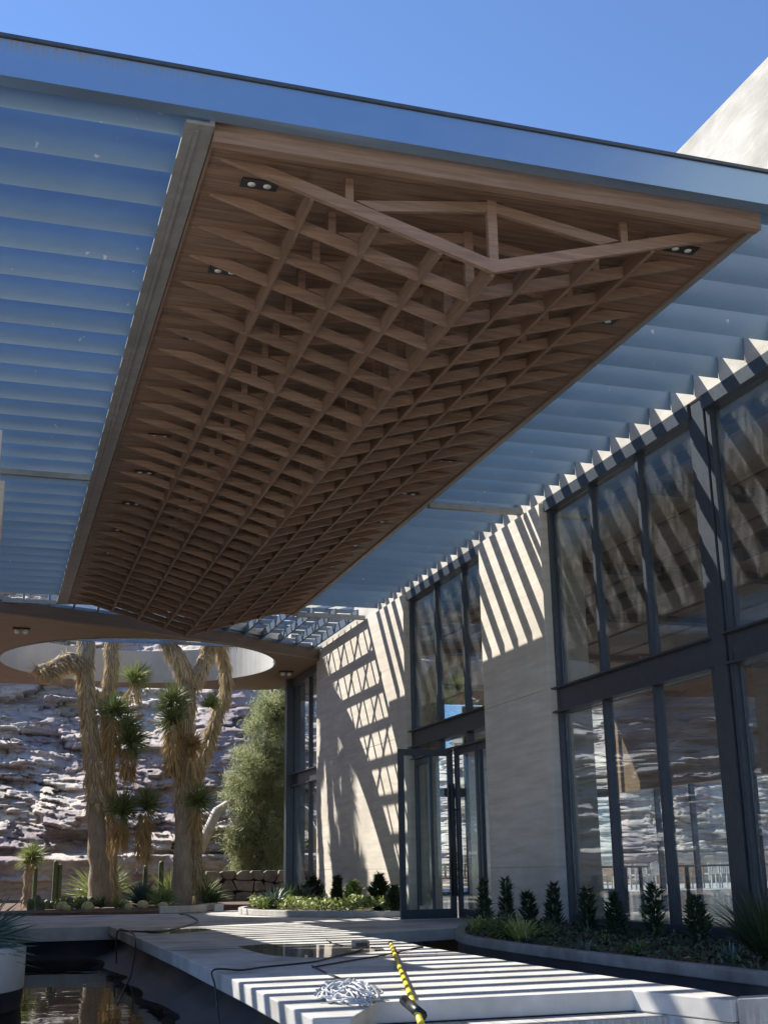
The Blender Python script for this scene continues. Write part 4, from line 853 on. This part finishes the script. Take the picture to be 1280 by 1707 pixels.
for i in range(640):
    a = i*.33+.3*math.sin(i*.05); w1 = .10*math.sin(i*.013*3.1); w2 = .10*math.cos(i*.017*2.3); rr = .13+.05*math.sin(i*.29)+.03*math.sin(i*1.13)
    el = 1+.5*math.sin(i*.021); d_ = math.hypot(rr*math.cos(a)+w1, rr*math.sin(a)+w2)
    q.append((cc[0]+.8*(rr*el*math.cos(a)+w1), cc[1]+.95*(rr/el*math.sin(a)+w2), .014+.10*max(0, 1-(d_/.27)**2)*random.uniform(.55, 1)+random.uniform(0, .012)))
mb.tube(smooth(q, 3), .0062, 6)
rp = solo(mb, 'rope_pile', m_rope, 'tangled pile of white rope at the near edge of the walkway', 'rope')
solo(MB().tube(smooth([gz0(548, 1652), gz0(552, 1648), gz0(560, 1649)]), .014, 6), 'yellow_connector', m_yellow, 'short yellow plug lying at the left of the rope pile', 'plug')
a = gz0(651, 1573, .03); b = np.array([2.03, 5.85, .05])
pole = thing('pool_pole', 'long yellow pool pole lying across the walkway', 'pole', tuple(a))
rel(MB().tube([a, a+(b-a)*.5+np.array([0, 0, -.002]), b], .018, 12), pole).build('shaft', m_yellow, pole)
rel(MB().tube([a-(b-a)/np.linalg.norm(b-a)*.05, a], .024, 12), pole).build('end_cap', m_black, pole)
s0 = gz0(681, 1678, .03); rel(MB().tube([s0+np.array([-.01, .05, .03]), s0+np.array([-.13, -.6, .02])], .028, 12), pole).build('grip', m_black, pole)
c = gz0(601, 1580, 0)
jb = thing('junction_box', 'small grey electrical box on the walkway where the cables meet', 'electrical box', (c[0], c[1], 0))
MB().box(-.085, .085, -.05, .05, .002, .07).build('case', m_steel, jb, None, .008); MB().box(-.06, .06, -.056, -.051, .015, .055).build('socket_plate', m_black, jb)
# puddles
def puddle(pix, name='puddle'):
    pts = [gz0(x, y, .004) for x, y in pix]; P3 = smooth(pts+[pts[0]], 8)[:-1]; mb = MB(); mb.add([(p[0], p[1], .004) for p in P3], [tuple(range(len(P3)))]); mb.build(name, m_puddle, kind='structure')
puddle([(395, 1577), (470, 1573), (560, 1576), (620, 1578), (640, 1583), (600, 1590), (540, 1596), (470, 1594), (430, 1588)])
puddle([(240, 1551), (330, 1547), (350, 1550), (300, 1556), (250, 1556)])
MB().box(1.87, 4.34, 13.20, 13.216, .001, .0035).build('deck_joint', m_dark, kind='structure')
# stray leaves on the deck
mb = MB(); n = 140; pts = np.stack([rng.uniform(1.9, 4.2, n), rng.uniform(7.7, 19, n), np.full(n, .008)], 1); V, F = leaflets(pts, .018, .05); V[:, 2] = .006+rng.uniform(0, .006, len(V)); mb.add(V, F)
o = mb.build('fallen_leaves', m_skirt); o['kind'] = 'stuff'; tag(o, 'tiny dry leaves scattered over the walkway', 'fallen leaves')
